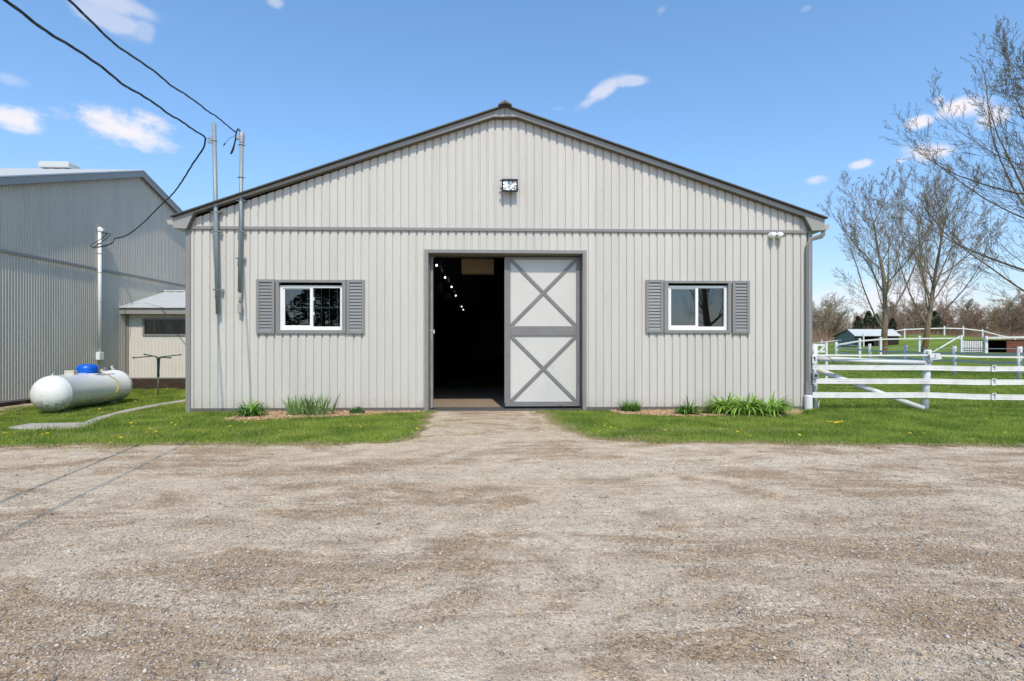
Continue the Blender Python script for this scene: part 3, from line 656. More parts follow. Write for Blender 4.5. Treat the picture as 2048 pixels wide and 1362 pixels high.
# ------------------------------------------------------------------ ribbed metal siding
PITCH = .1524
def siding(mb, s0, s1, phase, zbot, ztop, holes, place, extra=(), pitch=PITCH, grooves=True, screws=None, dep=.027, ribw=.036):
    """vertical sheet with narrow grooves; place(s, n, z) -> world; holes = [(s0,s1,z0,z1)]"""
    xs = []
    k0 = math.floor((s0 - phase) / pitch) - 1; k1 = math.ceil((s1 - phase) / pitch) + 1
    prof = []
    for k in range(k0, k1 + 1):
        b = phase + k * pitch                   # right edge of the groove
        if grooves: prof += [(b - ribw - .007, 0), (b - ribw, -dep), (b - .006, -dep), (b, 0)]
        else: prof += [(b - ribw, 0), (b - ribw + .008, dep), (b - .008, dep), (b, 0)]
        prof += [(b + pitch * .33, -.0 if grooves else 0), (b + pitch * .36, -.0018 if grooves else .002), (b + pitch * .40, 0)]
    prof.sort(key=lambda q: q[0])
    P_ = np.array(prof)
    cuts = sorted(set([s0, s1] + [c for hh in holes for c in hh[:2]] + list(extra)))
    S = sorted(set([q for q in P_[:, 0] if s0 < q < s1] + cuts))
    nn = np.interp(S, P_[:, 0], P_[:, 1])
    for a in range(len(S) - 1):
        x0, x1 = S[a], S[a + 1]; xm = (x0 + x1) / 2; n0, n1 = nn[a], nn[a + 1]
        iv = [(None, None)]; segs = []
        hs_ = sorted([(hh[2], hh[3]) for hh in holes if hh[0] - 1e-6 <= x0 and x1 <= hh[1] + 1e-6])
        lo = ('b', 0)
        cur = None
        bounds = [('B', None)] + [v for hh in hs_ for v in (('h', hh[0]), ('h', hh[1]))] + [('T', None)]
        for q in range(0, len(bounds), 2):
            A, B = bounds[q], bounds[q + 1]
            za0 = zbot(x0) if A[0] == 'B' else A[1]; za1 = zbot(x1) if A[0] == 'B' else A[1]
            zb0 = ztop(x0) if B[0] == 'T' else B[1]; zb1 = ztop(x1) if B[0] == 'T' else B[1]
            if zb0 - za0 < 1e-4 and zb1 - za1 < 1e-4: continue
            mb.add([place(x0, n0, za0), place(x1, n1, za1), place(x1, n1, zb1), place(x0, n0, zb0)], [(0, 1, 2, 3)])
    if screws:
        for z in screws:
            for k in range(k0, k1):
                if k % 2: continue
                s = phase + k * pitch - ribw - .022
                if not (s0 + .03 < s < s1 - .03) or z > ztop(s) - .12: continue
                if any(hh[0] - .1 < s < hh[1] + .1 and hh[2] - .1 < z < hh[3] + .1 for hh in holes): continue
                zz = z + random.uniform(-.008, .008); w_ = .008
                c = [place(s + w_ * math.cos(q * 1.047), .001, zz + w_ * math.sin(q * 1.047)) for q in range(6)] + [place(s, .007, zz)]
                mb.add(c, [(q, (q + 1) % 6, 6) for q in range(6)], 1)

# ================================================================== THE BARN
barn = empty('barn', (0.2, YW, 0), label='low wide grey metal barn with open sliding door, shuttered windows and taupe trim', cat='barn')
XL, XR = wx(376), wx(1620)
YF = YW - .135                      # rake board plane
RK = {}
apex = onY(1010, 208, YF - .072); eL = onY(339, 431, YF - .072); eR = onY(1657, 434, YF - .072)
XA = apex.x
def roofz(x):
    if x < XA: return apex.z + (x - XA) * (apex.z - eL.z) / (apex.x - eL.x)
    return apex.z + (x - XA) * (eR.z - apex.z) / (eR.x - apex.x)
YB = YW + 36                       # back of the barn
WTOP = lambda x: roofz(x) - .12
# openings
DX0, DX1, DZ1 = wx(857), wx(1165), wz(1010, 507)
Lw = (wx(557), wx(689), wz(620, 663.5), wz(620, 565)); Rw = (wx(1333), wx(1457), wz(1395, 663), wz(1395, 566.5))
holes_low = [(DX0, DX1, -.05, DZ1), Lw, Rw]
ZBELT = wz(1000, 460.5)
ph = wx(519.5)
zbase = 0.045
b = MB(); place_front = lambda s, n, z: (s, YW - n, z)
scr_low = [wz(450, 828 - 25 - 64.5 * k + 0) for k in range(0, 6)]
scr_low = [wz(1000, y) for y in (768, 704, 641, 577, 516)]
siding(b, XL, XR, ph, lambda x: zbase, lambda x: ZBELT, holes_low, place_front, screws=scr_low)
siding(b, XL, XR, ph + .004, lambda x: ZBELT, WTOP, [], lambda s, n, z: (s, YW - .002 - n, z), extra=(XA,), screws=[wz(1000, y) for y in (430, 378.5, 318, 268)])
b.build('front_wall', [M['siding'], M['zinc']], barn)
for sgn, X0 in ((-1, XL), (1, XR)):
    b = MB(); zt = roofz(X0) - .1
    siding(b, YW, YB, .05, lambda s: zbase, lambda s: zt, [], (lambda s, n, z, X0=X0, sgn=sgn: (X0 + sgn * n, s, z)))
    b.build('side_wall', M['siding'], barn)
b = MB(); b.prism([(XL, 0), (XR, 0), (XR, roofz(XR) - .1), (XA, apex.z - .1), (XL, roofz(XL) - .1)], YB - .1, YB); b.build('back_wall', M['siding'], barn)
# roof: two slopes of ribbed sheet with a thickness
for nm, xa, xb in (('l', eL.x, XA), ('r', XA, eR.x)):
    b = MB(); t_ = .022
    ya, yb = YF - .072, YB + .3
    b.add([(xa, ya, roofz(xa)), (xb, ya, roofz(xb)), (xb, yb, roofz(xb)), (xa, yb, roofz(xa)),
           (xa, ya, roofz(xa) - t_), (xb, ya, roofz(xb) - t_), (xb, yb, roofz(xb) - t_), (xa, yb, roofz(xa) - t_)],
          [(0, 1, 2, 3), (7, 6, 5, 4), (4, 5, 1, 0), (5, 6, 2, 1), (6, 7, 3, 2), (7, 4, 0, 3)])
    y = ya + .12
    while y < yb:
        b.add([(xa, y, roofz(xa) + .001), (xb, y, roofz(xb) + .001), (xb, y + .02, roofz(xb) + .018), (xa, y + .02, roofz(xa) + .018), (xa, y + .04, roofz(xa) + .001), (xb, y + .04, roofz(xb) + .001)],
              [(0, 1, 2, 3), (3, 2, 5, 4), (0, 3, 4), (1, 5, 2)]); y += .3048
    b.build('roof', M['roofdark'], barn)
b = MB()
for s in (-1, 1):
    x1 = XA + s * .13
    z1 = roofz(x1) + .022
    b.add([(XA, YF - .13, apex.z + .055), (x1, YF - .13, z1), (x1, YB + .32, z1), (XA, YB + .32, apex.z + .055),
           (XA, YF - .13, apex.z + .0), (x1, YF - .13, z1 - .018), (x1, YB + .32, z1 - .018), (XA, YB + .32, apex.z)],
          [(0, 1, 2, 3), (7, 6, 5, 4), (4, 5, 1, 0), (6, 7, 3, 2), (5, 6, 2, 1)] )
b.build('ridge_cap', M['roofdark'], barn)
# rake boards with boxed ends, flat gusset at the ridge
gl = onY(987, 233, YF); gr = onY(1034, 233, YF)
L1 = onY(345, 456, YF); L2 = onY(372, 457, YF); L3 = onY(387, 425, YF)
R1 = onY(1649.5, 460.5, YF); R2 = onY(1625, 461, YF); R3 = onY(1610, 432.5, YF)
dz = .03
def rake(pts, name='rake_board'):
    b = MB(); b.prism(pts, YF, YF + .03); return b.build(name, M['fascia'], barn, bevel=.004)
rake([(L1.x, roofz(L1.x) - dz), (L1.x, L1.z), (L2.x, L2.z), (L3.x, L3.z), (gl.x, gl.z), (XA - .003, gl.z), (XA - .003, apex.z - dz)])
rake([(XA + .003, apex.z - dz), (XA + .003, gr.z), (gr.x, gr.z), (R3.x, R3.z), (R2.x, R2.z), (R1.x, R1.z), (R1.x, roofz(R1.x) - dz)])
# soffit strip under the rake, from the board back to the wall
b = MB()
pl = [L2, L3, gl, Vector((XA, 0, gl.z)), gr, R3, R2]
for p, q in zip(pl[:-1], pl[1:]):
    b.add([(p.x, YF + .03, p.z + .002), (q.x, YF + .03, q.z + .002), (q.x, YW - .022, q.z + .002), (p.x, YW - .022, p.z + .002),
           (p.x, YF + .03, p.z + .02), (q.x, YF + .03, q.z + .02), (q.x, YW - .022, q.z + .02), (p.x, YW - .022, p.z + .02)], [(0, 1, 2, 3), (7, 6, 5, 4), (0, 4, 5, 1), (2, 6, 7, 3)])
b.build('soffit', M['soffit'], barn)
# trim where the soffit meets the siding
b = MB()
for p, q in zip(pl[:-1], pl[1:]):
    b.add([(p.x, YW - .024, p.z - .012), (q.x, YW - .024, q.z - .012), (q.x, YW - .024, q.z + .06), (p.x, YW - .024, p.z + .06)], [(0, 1, 2, 3)])
b.build('soffit_trim', M['soffit'], barn)
for s, a, c_ in ((-1, L1, L2), (1, R1, R2)):     # boxed eave returning down the side wall
    b = MB(); xo = a.x; xi = XL if s < 0 else XR
    b.box(min(xo, xi), max(xo, xi), YF + .031, YB, a.z + .004, a.z + .022)
    b.box(min(xo, xo - s * .02), max(xo, xo - s * .02), YF + .031, YB, a.z + .022, roofz(xo) - .03)
    b.build('eave_soffit', M['fascia'], barn)
    # gutter
    g = MB(); gz = onY(1655, 448, YF).z
    gx = xo + s * .008; yy0 = YF + .05
    prof = [(0, 0), (.12, 0), (.135, -.01), (.10, -.085), (0, -.10)]
    pr = [(gx + s * u, gz + v) for u, v in prof]
    n_ = len(pr)
    vs = [(x, yy0, z) for x, z in pr] + [(x, YB, z) for x, z in pr]
    g.add(vs, [tuple(range(n_))] + [(k, k + n_, k + 1 + n_, k + 1) for k in range(1, n_ - 1)])
    g.build('gutter', mat('gutter_metal', (.42, .39, .33), .5) if s < 0 else bpy.data.materials['gutter_metal'], barn)
# belt trim, base trim, corners
b = MB(); b.box(XL - .004, XR + .004, YW - .034, YW - .0045, ZBELT - .022, ZBELT + .036); b.build('belt_trim', M['trim'], barn, bevel=.003)
for x0, x1 in ((XL, wx(850) - .004), (wx(1173) + .004, XR)):
    b = MB(); b.box(x0, x1, YW - .030, YW + .02, -.02, zbase + .035); b.build('base_trim', mat('dark_base_trim', (.13, .118, .112), .5, var=.1), barn, bevel=.003)
for s, X0 in ((-1, XL), (1, XR)):
    b = MB(); zt = roofz(X0) - .2
    b.box(min(X0 - s * .055, X0 + s * .03), max(X0 - s * .055, X0 + s * .03), YW - .037, YW + .09, -.02, ZBELT - .026)
    b.build('corner_trim', M['trim'], barn, bevel=.004)
# door surround
DW = .062
b = MB()
xo0, xo1, zo = wx(849.5), wx(1172.5), wz(1010, 500)
for args in ((xo0, DX0, YW - .04, YW + .12, -.02, zo), (DX1, xo1, YW - .04, YW + .12, -.02, zo), (DX0, DX1, YW - .04, YW + .12, DZ1, zo)):
    if args is not None: b.box(*args)
b.build('door_frame', M['trim'], barn, bevel=.004)
# box in the opening depth
YD = YW + .22
b = MB(); b.box(DX0 - .02, DX0 + .012, YW + .121, YD + .12, 0, DZ1); b.box(DX1 - .012, DX1 + .02, YW + .121, YD + .12, 0, DZ1); b.box(DX0 + .012, DX1 - .012, YW + .121, YD + .16, DZ1 - .02, DZ1 + .1); b.build('door_jamb', M['soffit'], barn)
# sliding door
def dx(px): return onY(px, 600, YD).x
def dzz(py, px=1085): return onY(px, py, YD).z
dxa, dxb = dx(1010), dx(1160); dzb, dzt = dzz(812.5), DZ1 - .03
ixa, ixb = dx(1021), dx(1152.5)
b = MB(); b.box(dxa + .01, dxb - .01, YD + .012, YD + .045, dzb + .01, dzt - .01)
door = b.build('sliding_door', M['door'], barn)
def dchild(name, fn, m=M['brace'], bev=.004):
    b = MB(); fn(b); o = b.build(name, m, door, bevel=bev); return o
zt1 = dzz(519); zm1, zm0 = dzz(652), dzz(671.5); zb0 = dzz(803)
dchild('stile', lambda b: b.box(dxa, ixa, YD - .018, YD + .05, dzb, dzt))
dchild('stile', lambda b: b.box(ixb, dxb, YD - .018, YD + .05, dzb, dzt))
dchild('edge_strip', lambda b: b.box(dxa - .012, dxa + .045, YD - .028, YD - .020, dzb + .06, dzt - .03))
dchild('top_rail', lambda b: b.box(ixa, ixb, YD - .014, YD + .011, zt1, dzt))
dchild('middle_rail', lambda b: b.box(ixa, ixb, YD - .016, YD + .011, zm0, zm1))
dchild('bottom_rail', lambda b: b.box(ixa, ixb, YD - .014, YD + .011, dzb, zb0), M['brace_rust'])
def diag(b, x0, z0, x1, z1, y0, y1, w_=.062):
    d = Vector((x1 - x0, 0, z1 - z0)).normalized(); nrm = Vector((-d.z, 0, d.x)) * w_ / 2
    # clip: ends butt into the corner
    e = d * (w_ * .12)
    a = Vector((x0, 0, z0)) + e; c = Vector((x1, 0, z1)) - e
    b.prism([(a.x + nrm.x, a.z + nrm.z), (a.x - nrm.x, a.z - nrm.z), (c.x - nrm.x, c.z - nrm.z), (c.x + nrm.x, c.z + nrm.z)], y0, y1)
for za, zb in ((zm1, zt1), (zb0, zm0)):
    dchild('cross_brace', lambda b: diag(b, ixa + .01, zb - .01, ixb - .01, za + .01, YD - .010, YD + .011), bev=.003)
    dchild('cross_brace', lambda b: diag(b, ixa + .01, za + .01, ixb - .01, zb - .01, YD - .013, YD + .010), bev=.003)
for py in (700, 731, 762):
    dchild('ring', lambda b: b.tube([(dxb - .03 + .012 * math.cos(t), YD - .03, dzz(py) + .02 * math.sin(t)) for t in np.linspace(0, 6.28, 10)], .0035, 5), M['zinc'], 0)
    dchild('hook', lambda b: b.box(dxb - .01, dxb + .03, YD - .03, YD - .022, dzz(py) + .055, dzz(py) + .065), M['zinc'], 0)
for py in (563, 624, 685, 746):
    dchild('bolt', lambda b: b.lathe([(.007, 0), (.006, .005), (0.0001, .006)], (dxa + .02, YD - .028, dzz(py, 1015)), 8, 'y'), M['blackmetal'], 0)
# second leaf slid open behind the left jamb: only its edge strips show
b = MB(); b.box(DX0 + .014, dx(866.5), YD - .02, YD + .03, .02, DZ1 - .03); leaf = b.build('door_leaf_edge', M['brace'], barn, bevel=.004)
b = MB(); b.box(DX0 + .02, DX0 + .055, YD - .030, YD - .021, .03, DZ1 - .35); b.build('edge_strip', mat('worn_edge_strip', (.30, .27, .24), .6, var=.2, vscale=6), leaf)
for py in (693, 711, 726, 741, 756):
    b = MB(); b.tube([(DX0 + .05 + .010 * math.cos(t), YD - .036, dzz(py, 860) + .018 * math.sin(t)) for t in np.linspace(0, 6.28, 9)], .0035, 5); b.build('hook', M['zinc'], leaf)
b = MB(); b.box(dx(866.5) + .002, dx(869.5), YD - .02, YD + .0, dzz(667), dzz(660)); b.box(dx(861), dx(866), YD - .04, YD - .03, dzz(662), dzz(660)); b.build('latch', M['beige'], leaf)
b = MB(); b.box(DX0 + .03, DX0 + .1, YD - .06, YD - .03, .02, .05); b.build('guide_block', M['blackmetal'], leaf)
# interior
IX0, IX1 = -1.75, 2.3
b = MB()
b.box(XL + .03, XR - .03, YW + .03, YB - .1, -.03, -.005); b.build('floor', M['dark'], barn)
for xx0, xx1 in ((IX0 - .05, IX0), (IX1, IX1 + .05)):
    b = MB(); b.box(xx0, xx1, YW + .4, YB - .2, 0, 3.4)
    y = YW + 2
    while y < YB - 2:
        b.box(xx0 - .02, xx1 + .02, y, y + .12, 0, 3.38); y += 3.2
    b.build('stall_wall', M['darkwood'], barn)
b = MB()
sd_ = IX0
b.add([(IX0, YW + .3, 3.35), (.3, YW + .3, 4.2), (.3, YB - .2, 4.2), (IX0, YB - .2, 3.35)], [(0, 1, 2, 3)])
b.add([(.3, YW + .3, 4.2), (IX1, YW + .3, 3.35), (IX1, YB - .2, 3.35), (.3, YB - .2, 4.2)], [(0, 1, 2, 3)])
y = YW + .5
while y < YB - .5:
    for (xa_, za_, xb_, zb_) in ((IX0, 3.35, .3, 4.2), (.3, 4.2, IX1, 3.35)):
        b.bar((xa_, y, za_ - .02), (xb_, y, zb_ - .02), .03, .03)
    y += .3
b.build('ceiling', M['liner'], barn)
# solid screens behind the siding so no light leaks into the rooms
b = MB()
def fw(x0, x1, z0, z1): b.add([(x0, YW + .06, z0), (x1, YW + .06, z0), (x1, YW + .06, z1), (x0, YW + .06, z1)], [(0, 1, 2, 3)])
cols = sorted([XL + .02, DX0 - .02, DX1 + .02, Lw[0] + .02, Lw[1] - .02, Rw[0] + .02, Rw[1] - .02, XR - .02])
for a_, c_ in zip(cols[:-1], cols[1:]):
    xm = (a_ + c_) / 2; hz = None
    for H_ in ((DX0, DX1, -.05, DZ1 + .03), Lw, Rw):
        if H_[0] < xm < H_[1]: hz = H_
    if hz: 
        if hz[2] > 0: fw(a_, c_, 0, hz[2] + .01)
        fw(a_, c_, hz[3] - .01, 3.5)
    else: fw(a_, c_, 0, 3.5)
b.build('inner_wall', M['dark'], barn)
# windows
def window(W, px0, px1, py0, py1, rec, grille, film, trimpx, seed):
    """px..: outside of the white frame"""
    Yg = YW + rec
    fx0, fx1 = onY(px0, 600, Yg).x, onY(px1, 600, Yg).x; fz1, fz0 = onY((px0 + px1) / 2, py0, Yg).z, onY((px0 + px1) / 2, py1, Yg).z
    b = MB(); fr = .055
    for a in ((fx0, fx0 + fr, Yg - .02, Yg + .07, fz0, fz1), (fx1 - fr, fx1, Yg - .02, Yg + .07, fz0, fz1), (fx0 + fr, fx1 - fr, Yg - .02, Yg + .07, fz1 - fr * .9, fz1), (fx0 + fr, fx1 - fr, Yg - .026, Yg + .07, fz0, fz0 + fr * 1.3)): b.box(*a)
    win = b.build('window', M['vinyl'], barn, bevel=.004)
    xm = (fx0 + fx1) / 2 - .005
    b = MB(); b.box(xm - .028, xm + .028, Yg - .016, Yg + .05, fz0 + fr * 1.3, fz1 - fr * .9); b.build('meeting_stile', M['vinyl'], win, bevel=.003)
    ix0, ix1, iz0, iz1 = fx0 + fr, fx1 - fr, fz0 + fr * 1.3, fz1 - fr * .9
    b = MB(); f2 = .028
    for a in ((ix0, ix0 + f2, Yg + .0, Yg + .04, iz0, iz1), (ix0 + f2, xm - .028, Yg + .0, Yg + .04, iz1 - f2 * .8, iz1), (ix0 + f2, xm - .028, Yg + .0, Yg + .04, iz0, iz0 + f2 * .8)): b.box(*a)
    b.build('sash', M['vinyl'], win, bevel=.002)
    for a, c in ((ix0 + f2, xm - .028), (xm + .028, ix1)):
        b = MB(); yy = Yg + (.02 if a < xm - .1 and c < xm else .032)
        b.box(a, c, yy, yy + .006, iz0, iz1); b.build('pane', M['glass'], win)
    if grille:
        for a, c in ((ix0 + f2, xm - .028), (xm + .028, ix1)):
            b = MB(); g_ = .006
            for q in range(1, 4): x = a + (c - a) * (q / 3.4 - .02); b.box(x - g_, x + g_, Yg + .052, Yg + .056, iz0, iz1)
            zc = iz0 + (iz1 - iz0) * .5; b.box(a, c, Yg + .0565, Yg + .0605, zc - .012, zc + .012)
            b.build('grille', M['grille'], win)
        for q in (.3, .68):
            b = MB(); b.box(xm + .030, xm + .05, Yg - .0, Yg + .015, iz0 + (iz1 - iz0) * q, iz0 + (iz1 - iz0) * q + .06); b.build('latch', M['vinyl'], win, bevel=.004)
    if film:
        b = MB(); nx_ = 14
        for q in range(nx_):
            a = ix0 + f2 + (xm - .028 - ix0 - f2) * q / nx_; c = ix0 + f2 + (xm - .028 - ix0 - f2) * (q + 1) / nx_
            ya = Yg + .055 + .01 * math.sin(q * 1.7); yb_ = Yg + .055 + .01 * math.sin((q + 1) * 1.7)
            b.add([(a, ya, iz0), (c, yb_, iz0), (c, yb_, iz1), (a, ya, iz1)], [(0, 1, 2, 3)])
        b.build('window_film', M['screen'], win, smooth=True)
    # dark box behind
    b = MB(); x0, x1, z0, z1 = fx0 - .05, fx1 + .05, fz0 - .05, fz1 + .05; ya, yb_ = Yg + .075, Yg + 1.2
    b.add([(x0, ya, z0), (x1, ya, z0), (x1, yb_, z0), (x0, yb_, z0), (x0, ya, z1), (x1, ya, z1), (x1, yb_, z1), (x0, yb_, z1)], [(0, 1, 2, 3), (4, 5, 6, 7), (1, 2, 6, 5), (2, 3, 7, 6), (3, 0, 4, 7)])
    b.build('room', M['dark'], barn)
    # taupe surround with mitred look
    t0, t1, tz1, tz0 = wx(trimpx[0]), wx(trimpx[1]), wz((px0 + px1) / 2, trimpx[2]), wz((px0 + px1) / 2, trimpx[3])
    b = MB()
    def quad(a, c, d, e, y0=YW - .034, y1=YW + rec + .0):
        b.prism([a, c, d, e], y0, y1)
    i0, i1, j0, j1 = fx0, fx1, fz0 + .0, W[3] + .0
    g_ = .0012
    quad((t0, tz0 + g_), (i0, j0 + g_), (i0, j1 - g_), (t0, tz1 - g_)); quad((i1, j0 + g_), (t1, tz0 + g_), (t1, tz1 - g_), (i1, j1 - g_))
    quad((t0 + g_, tz1), (i0 + g_, j1), (i1 - g_, j1), (t1 - g_, tz1)); quad((t0 + g_, tz0), (t1 - g_, tz0), (i1 - g_, j0), (i0 + g_, j0))
    b.build('window_trim', M['trim'], barn)
window(Lw, 561, 686.5, 571, 660.5, .055, True, False, (552.5, 692.3, 560, 667), 1)
window(Rw, 1334, 1453, 571.5, 660.5, .055, False, True, (1327.8, 1461, 562, 666), 2)
def shutter(px0, px1, py0, py1):
    x0, x1 = wx(px0), wx(px1); z1, z0 = wz((px0 + px1) / 2, py0), wz((px0 + px1) / 2, py1); f_ = .055
    b = MB(); ya, yb_ = YW - .045, YW - .006
    b.box(x0, x0 + f_, ya, yb_, z0, z1); b.box(x1 - f_, x1, ya, yb_, z0, z1); b.box(x0 + f_, x1 - f_, ya, yb_, z1 - f_, z1); b.box(x0 + f_, x1 - f_, ya, yb_, z0, z0 + f_)
    s = b.build('shutter', M['trim'], barn, bevel=.003)
    b = MB(); n = 15; zz0, zz1 = z0 + f_, z1 - f_; st = (zz1 - zz0) / n
    for q in range(n):
        z = zz0 + q * st
        b.add([(x0 + f_, ya + .006, z), (x1 - f_, ya + .006, z), (x1 - f_, ya + .030, z + st * 1.12), (x0 + f_, ya + .030, z + st * 1.12),
               (x0 + f_, yb_, z), (x1 - f_, yb_, z)], [(0, 1, 2, 3), (0, 4, 5, 1)])
    b.box(x0 + f_, x1 - f_, yb_ - .001, yb_ + .003, zz0, zz1)
    b.build('louvres', M['louvre'], s)
shutter(514, 550.5, 559, 667); shutter(694, 730, 560, 667.5); shutter(1291, 1326, 560, 665.5); shutter(1463.7, 1498, 562, 667)
# downspout on the right corner
def rect_tube(b, pts, w_, d_):
    for a, c in zip(pts[:-1], pts[1:]): b.bar(a, c, w_, d_, up=(0, 1, 0.001))
dsx = wx(1619.5, YW - .12); yds = YW - .075
p0 = Vector((R1.x + .045, YF + .12, R1.z + .11)); 
b = MB()
curve = [p0, p0 + Vector((0, 0, -.10)), p0 + Vector((-.012, -.005, -.17)), p0 + Vector((-.05, -.01, -.215)), Vector((dsx + .06, yds, onY(1627, 478, yds).z)), Vector((dsx + .012, yds, onY(1620, 488, yds).z)), Vector((dsx, yds, onY(1620, 500, yds).z)), Vector((dsx, yds, onY(1620, 765, yds).z))]
b.tube(curve, [.045] * len(curve), 4)
b.tube([Vector((dsx, yds, onY(1620, 762, yds).z)), Vector((dsx, yds, onY(1620, 794, yds).z))], .049, 4)
ds = b.build('downspout', mat('downspout_metal', (.29, .275, .26), .4, var=.05), barn)
# white drain sleeve below it
dp = Vector((dsx + .0, yds + .0, 0))
b = MB(); prof = []
for q in range(13): z = .0 + q * .027; prof += [(.073 + (.004 if q % 2 else 0), z)]
prof = [(.06, .0)] + prof + [(.06, .33), (.06, .25)]
b.lathe(prof, (dp.x, dp.y, -.02), 18)
tag(b.build('drain_pipe', mat('ribbed_drain_pipe', (.74, .74, .72), .5, var=.06, vscale=12, dirt=(.4, .4, .36), dscale=8, dthr=(.6, .75)), smooth=True), 'ribbed white drain pipe standing under the barn downspout', 'pipe')

# rubber mat at the threshold + gridded tan floor mat inside
b = MB(); mx0, mx1 = DX0 + .0, DX1 - .0
b.box(mx0, mx1, YW - .02, YD + .30, .004, .018)
x = mx0 + .01
while x < mx1 - .02:
    b.box(x, x + .022, YW - .021, YD + .30, .018, .034); x += .045
tag(b.build('threshold_mat', M['rubbermat']), 'black ribbed rubber mat lying across the barn doorway threshold', 'mat')
b = MB(); b.box(IX0 + .02, IX1 - .02, YD + .31, YW + 6, .0, .012)
x = IX0 + .05
while x < IX1 - .05: b.box(x, x + .018, YD + .32, YW + 3.4, .012, .017); x += .06
tag(b.build('floor_mat', M['matfloor']), 'tan ribbed rubber floor mat just inside the open barn doorway', 'mat')
# heater box and bulbs inside
hp = [onY(923, 517, 12.6), onY(988, 546, 12.6)]
t_ = empty('heater', ((hp[0].x + hp[1].x) / 2, 12.75, hp[1].z), label='tan heater box hanging from the ceiling inside the dark barn doorway', cat='heater')
b = MB(); b.box(hp[0].x, hp[1].x, 12.6, 12.95, hp[1].z, hp[0].z); b.build('casing', M['heater'], t_, bevel=.01)
for fx in (.08, .92):
    b = MB(); xx = hp[0].x + (hp[1].x - hp[0].x) * fx; b.tube([(xx, 12.78, hp[0].z - .01), (xx, 12.78, 3.9)], .006, 6); b.build('hanger', M['blackmetal'], t_)
for k, (px, py, ctx) in enumerate([(873.2, 530.8, 'nearest the barn doorway, largest of the row'), (890.2, 555, 'second from the barn doorway'), (903.2, 573.8, 'third from the barn doorway'), (911.6, 591.2, 'fourth from the barn doorway'), (923.3, 613.2, 'fifth from the barn doorway'), (926.5, 619.4, 'last and lowest of the row')]):
    p = at(px, py, (3.3 - CAM_H) * FPX / (CY - py))
    t_ = empty('light_bulb', p, label='round lit white bulb in the dark barn, ' + ctx, cat='light bulb', group='bulbs hanging along the barn aisle')
    b = MB(); rr = .025; b.lathe([(.0005, -rr)] + [(rr * math.cos(a), rr * math.sin(a)) for a in np.linspace(-1.4, 1.2, 9)] + [(.014, rr)], p, 14); b.build('globe', M['bulb'], t_, smooth=True)
    b = MB(); b.lathe([(.016, .034), (.018, .07), (.03, .072), (.03, .085), (.0005, .086)], p, 10); b.tube([p + Vector((0, 0, .085)), p + Vector((0, 0, .25))], .004, 4); b.build('socket', M['blackmetal'], t_)

# ------------------------------------------------------------------ flood light
fl = onY(1019.5, 370, YW - .2)
t_ = empty('floodlight', (fl.x, YW, fl.z), label='rectangular black framed floodlight mounted high on the barn gable', cat='floodlight')
x0, x1 = onY(1003.5, 370, YW - .175).x, onY(1036, 370, YW - .175).x; z1, z0 = onY(1019, 357.5, YW - .175).z, onY(1019, 382.5, YW - .175).z
b = MB(); f_ = .030
ya, yb_ = YW - .175, YW - .13
b.box(x0, x0 + f_, ya, yb_, z0, z1); b.box(x1 - f_, x1, ya, yb_, z0, z1); b.box(x0 + f_, x1 - f_, ya, yb_, z0, z0 + f_); b.box(x0 + f_, x1 - f_, ya, yb_, z1 - f_, z1)
b.build('bezel', M['blackmetal'], t_, bevel=.003)
b = MB()
# tapering housing
b.add([(x0 + .005, yb_, z0 + .005), (x1 - .005, yb_, z0 + .005), (x1 - .005, yb_, z1 - .005), (x0 + .005, yb_, z1 - .005), (x0 + .06, YW - .03, z0 + .05), (x1 - .06, YW - .03, z0 + .05), (x1 - .06, YW - .03, z1 - .03), (x0 + .06, YW - .03, z1 - .03)],
      [(0, 1, 5, 4), (1, 2, 6, 5), (2, 3, 7, 6), (3, 0, 4, 7), (4, 5, 6, 7)])
b.box((x0 + x1) / 2 - .05, (x0 + x1) / 2 + .05, YW - .03, YW, (z0 + z1) / 2 - .04, (z0 + z1) / 2 + .06)
b.build('housing', mat('grey_lamp_housing', (.12, .12, .12), .5), t_, bevel=.004)
b = MB()
random.seed(3)
gx_, gz_ = 8, 5
for i_ in range(gx_):
    for j_ in range(gz_):
        xa_ = x0 + f_ + (x1 - x0 - 2 * f_) * i_ / gx_; xb_ = x0 + f_ + (x1 - x0 - 2 * f_) * (i_ + 1) / gx_
        za_ = z0 + f_ + (z1 - z0 - 2 * f_) * j_ / gz_; zb_ = z0 + f_ + (z1 - z0 - 2 * f_) * (j_ + 1) / gz_
        d_ = random.uniform(-.006, .012); yc = ya + .028
        b.add([(xa_, yc, za_), (xb_, yc, za_), (xb_, yc, zb_), (xa_, yc, zb_), ((xa_ + xb_) / 2 + random.uniform(-.006, .006), yc + d_, (za_ + zb_) / 2)], [(0, 1, 4), (1, 2, 4), (2, 3, 4), (3, 0, 4)])
b.build('reflector', mat('dimpled_reflector', (.62, .64, .65), .3, metal=.5, island=.5), t_)
b = MB(); b.box(x0 + f_, x1 - f_, ya + .010, ya + .014, z0 + f_, z1 - f_)
gl_ = M['glass'].copy(); gl_.name = 'clear_lens'; [setattr(n_.inputs['IOR'], 'default_value', 1.2) for n_ in gl_.node_tree.nodes if n_.type == 'FRESNEL']; [setattr(n_.inputs[0], 'default_value', (.98, .98, .98, 1)) for n_ in gl_.node_tree.nodes if n_.type == 'BSDF_TRANSPARENT']
b.build('lens', gl_, t_)
for zz in (z1 - .03, z0 + .06): b = MB(); b.box(x0 - .035, x0, ya + .01, ya + .03, zz - .012, zz + .012); b.build('hinge', M['blackmetal'], t_)
b = MB(); b.box(x1, x1 + .012, ya + .01, ya + .03, z0 + .03, z0 + .05); b.build('clip', M['blackmetal'], t_)
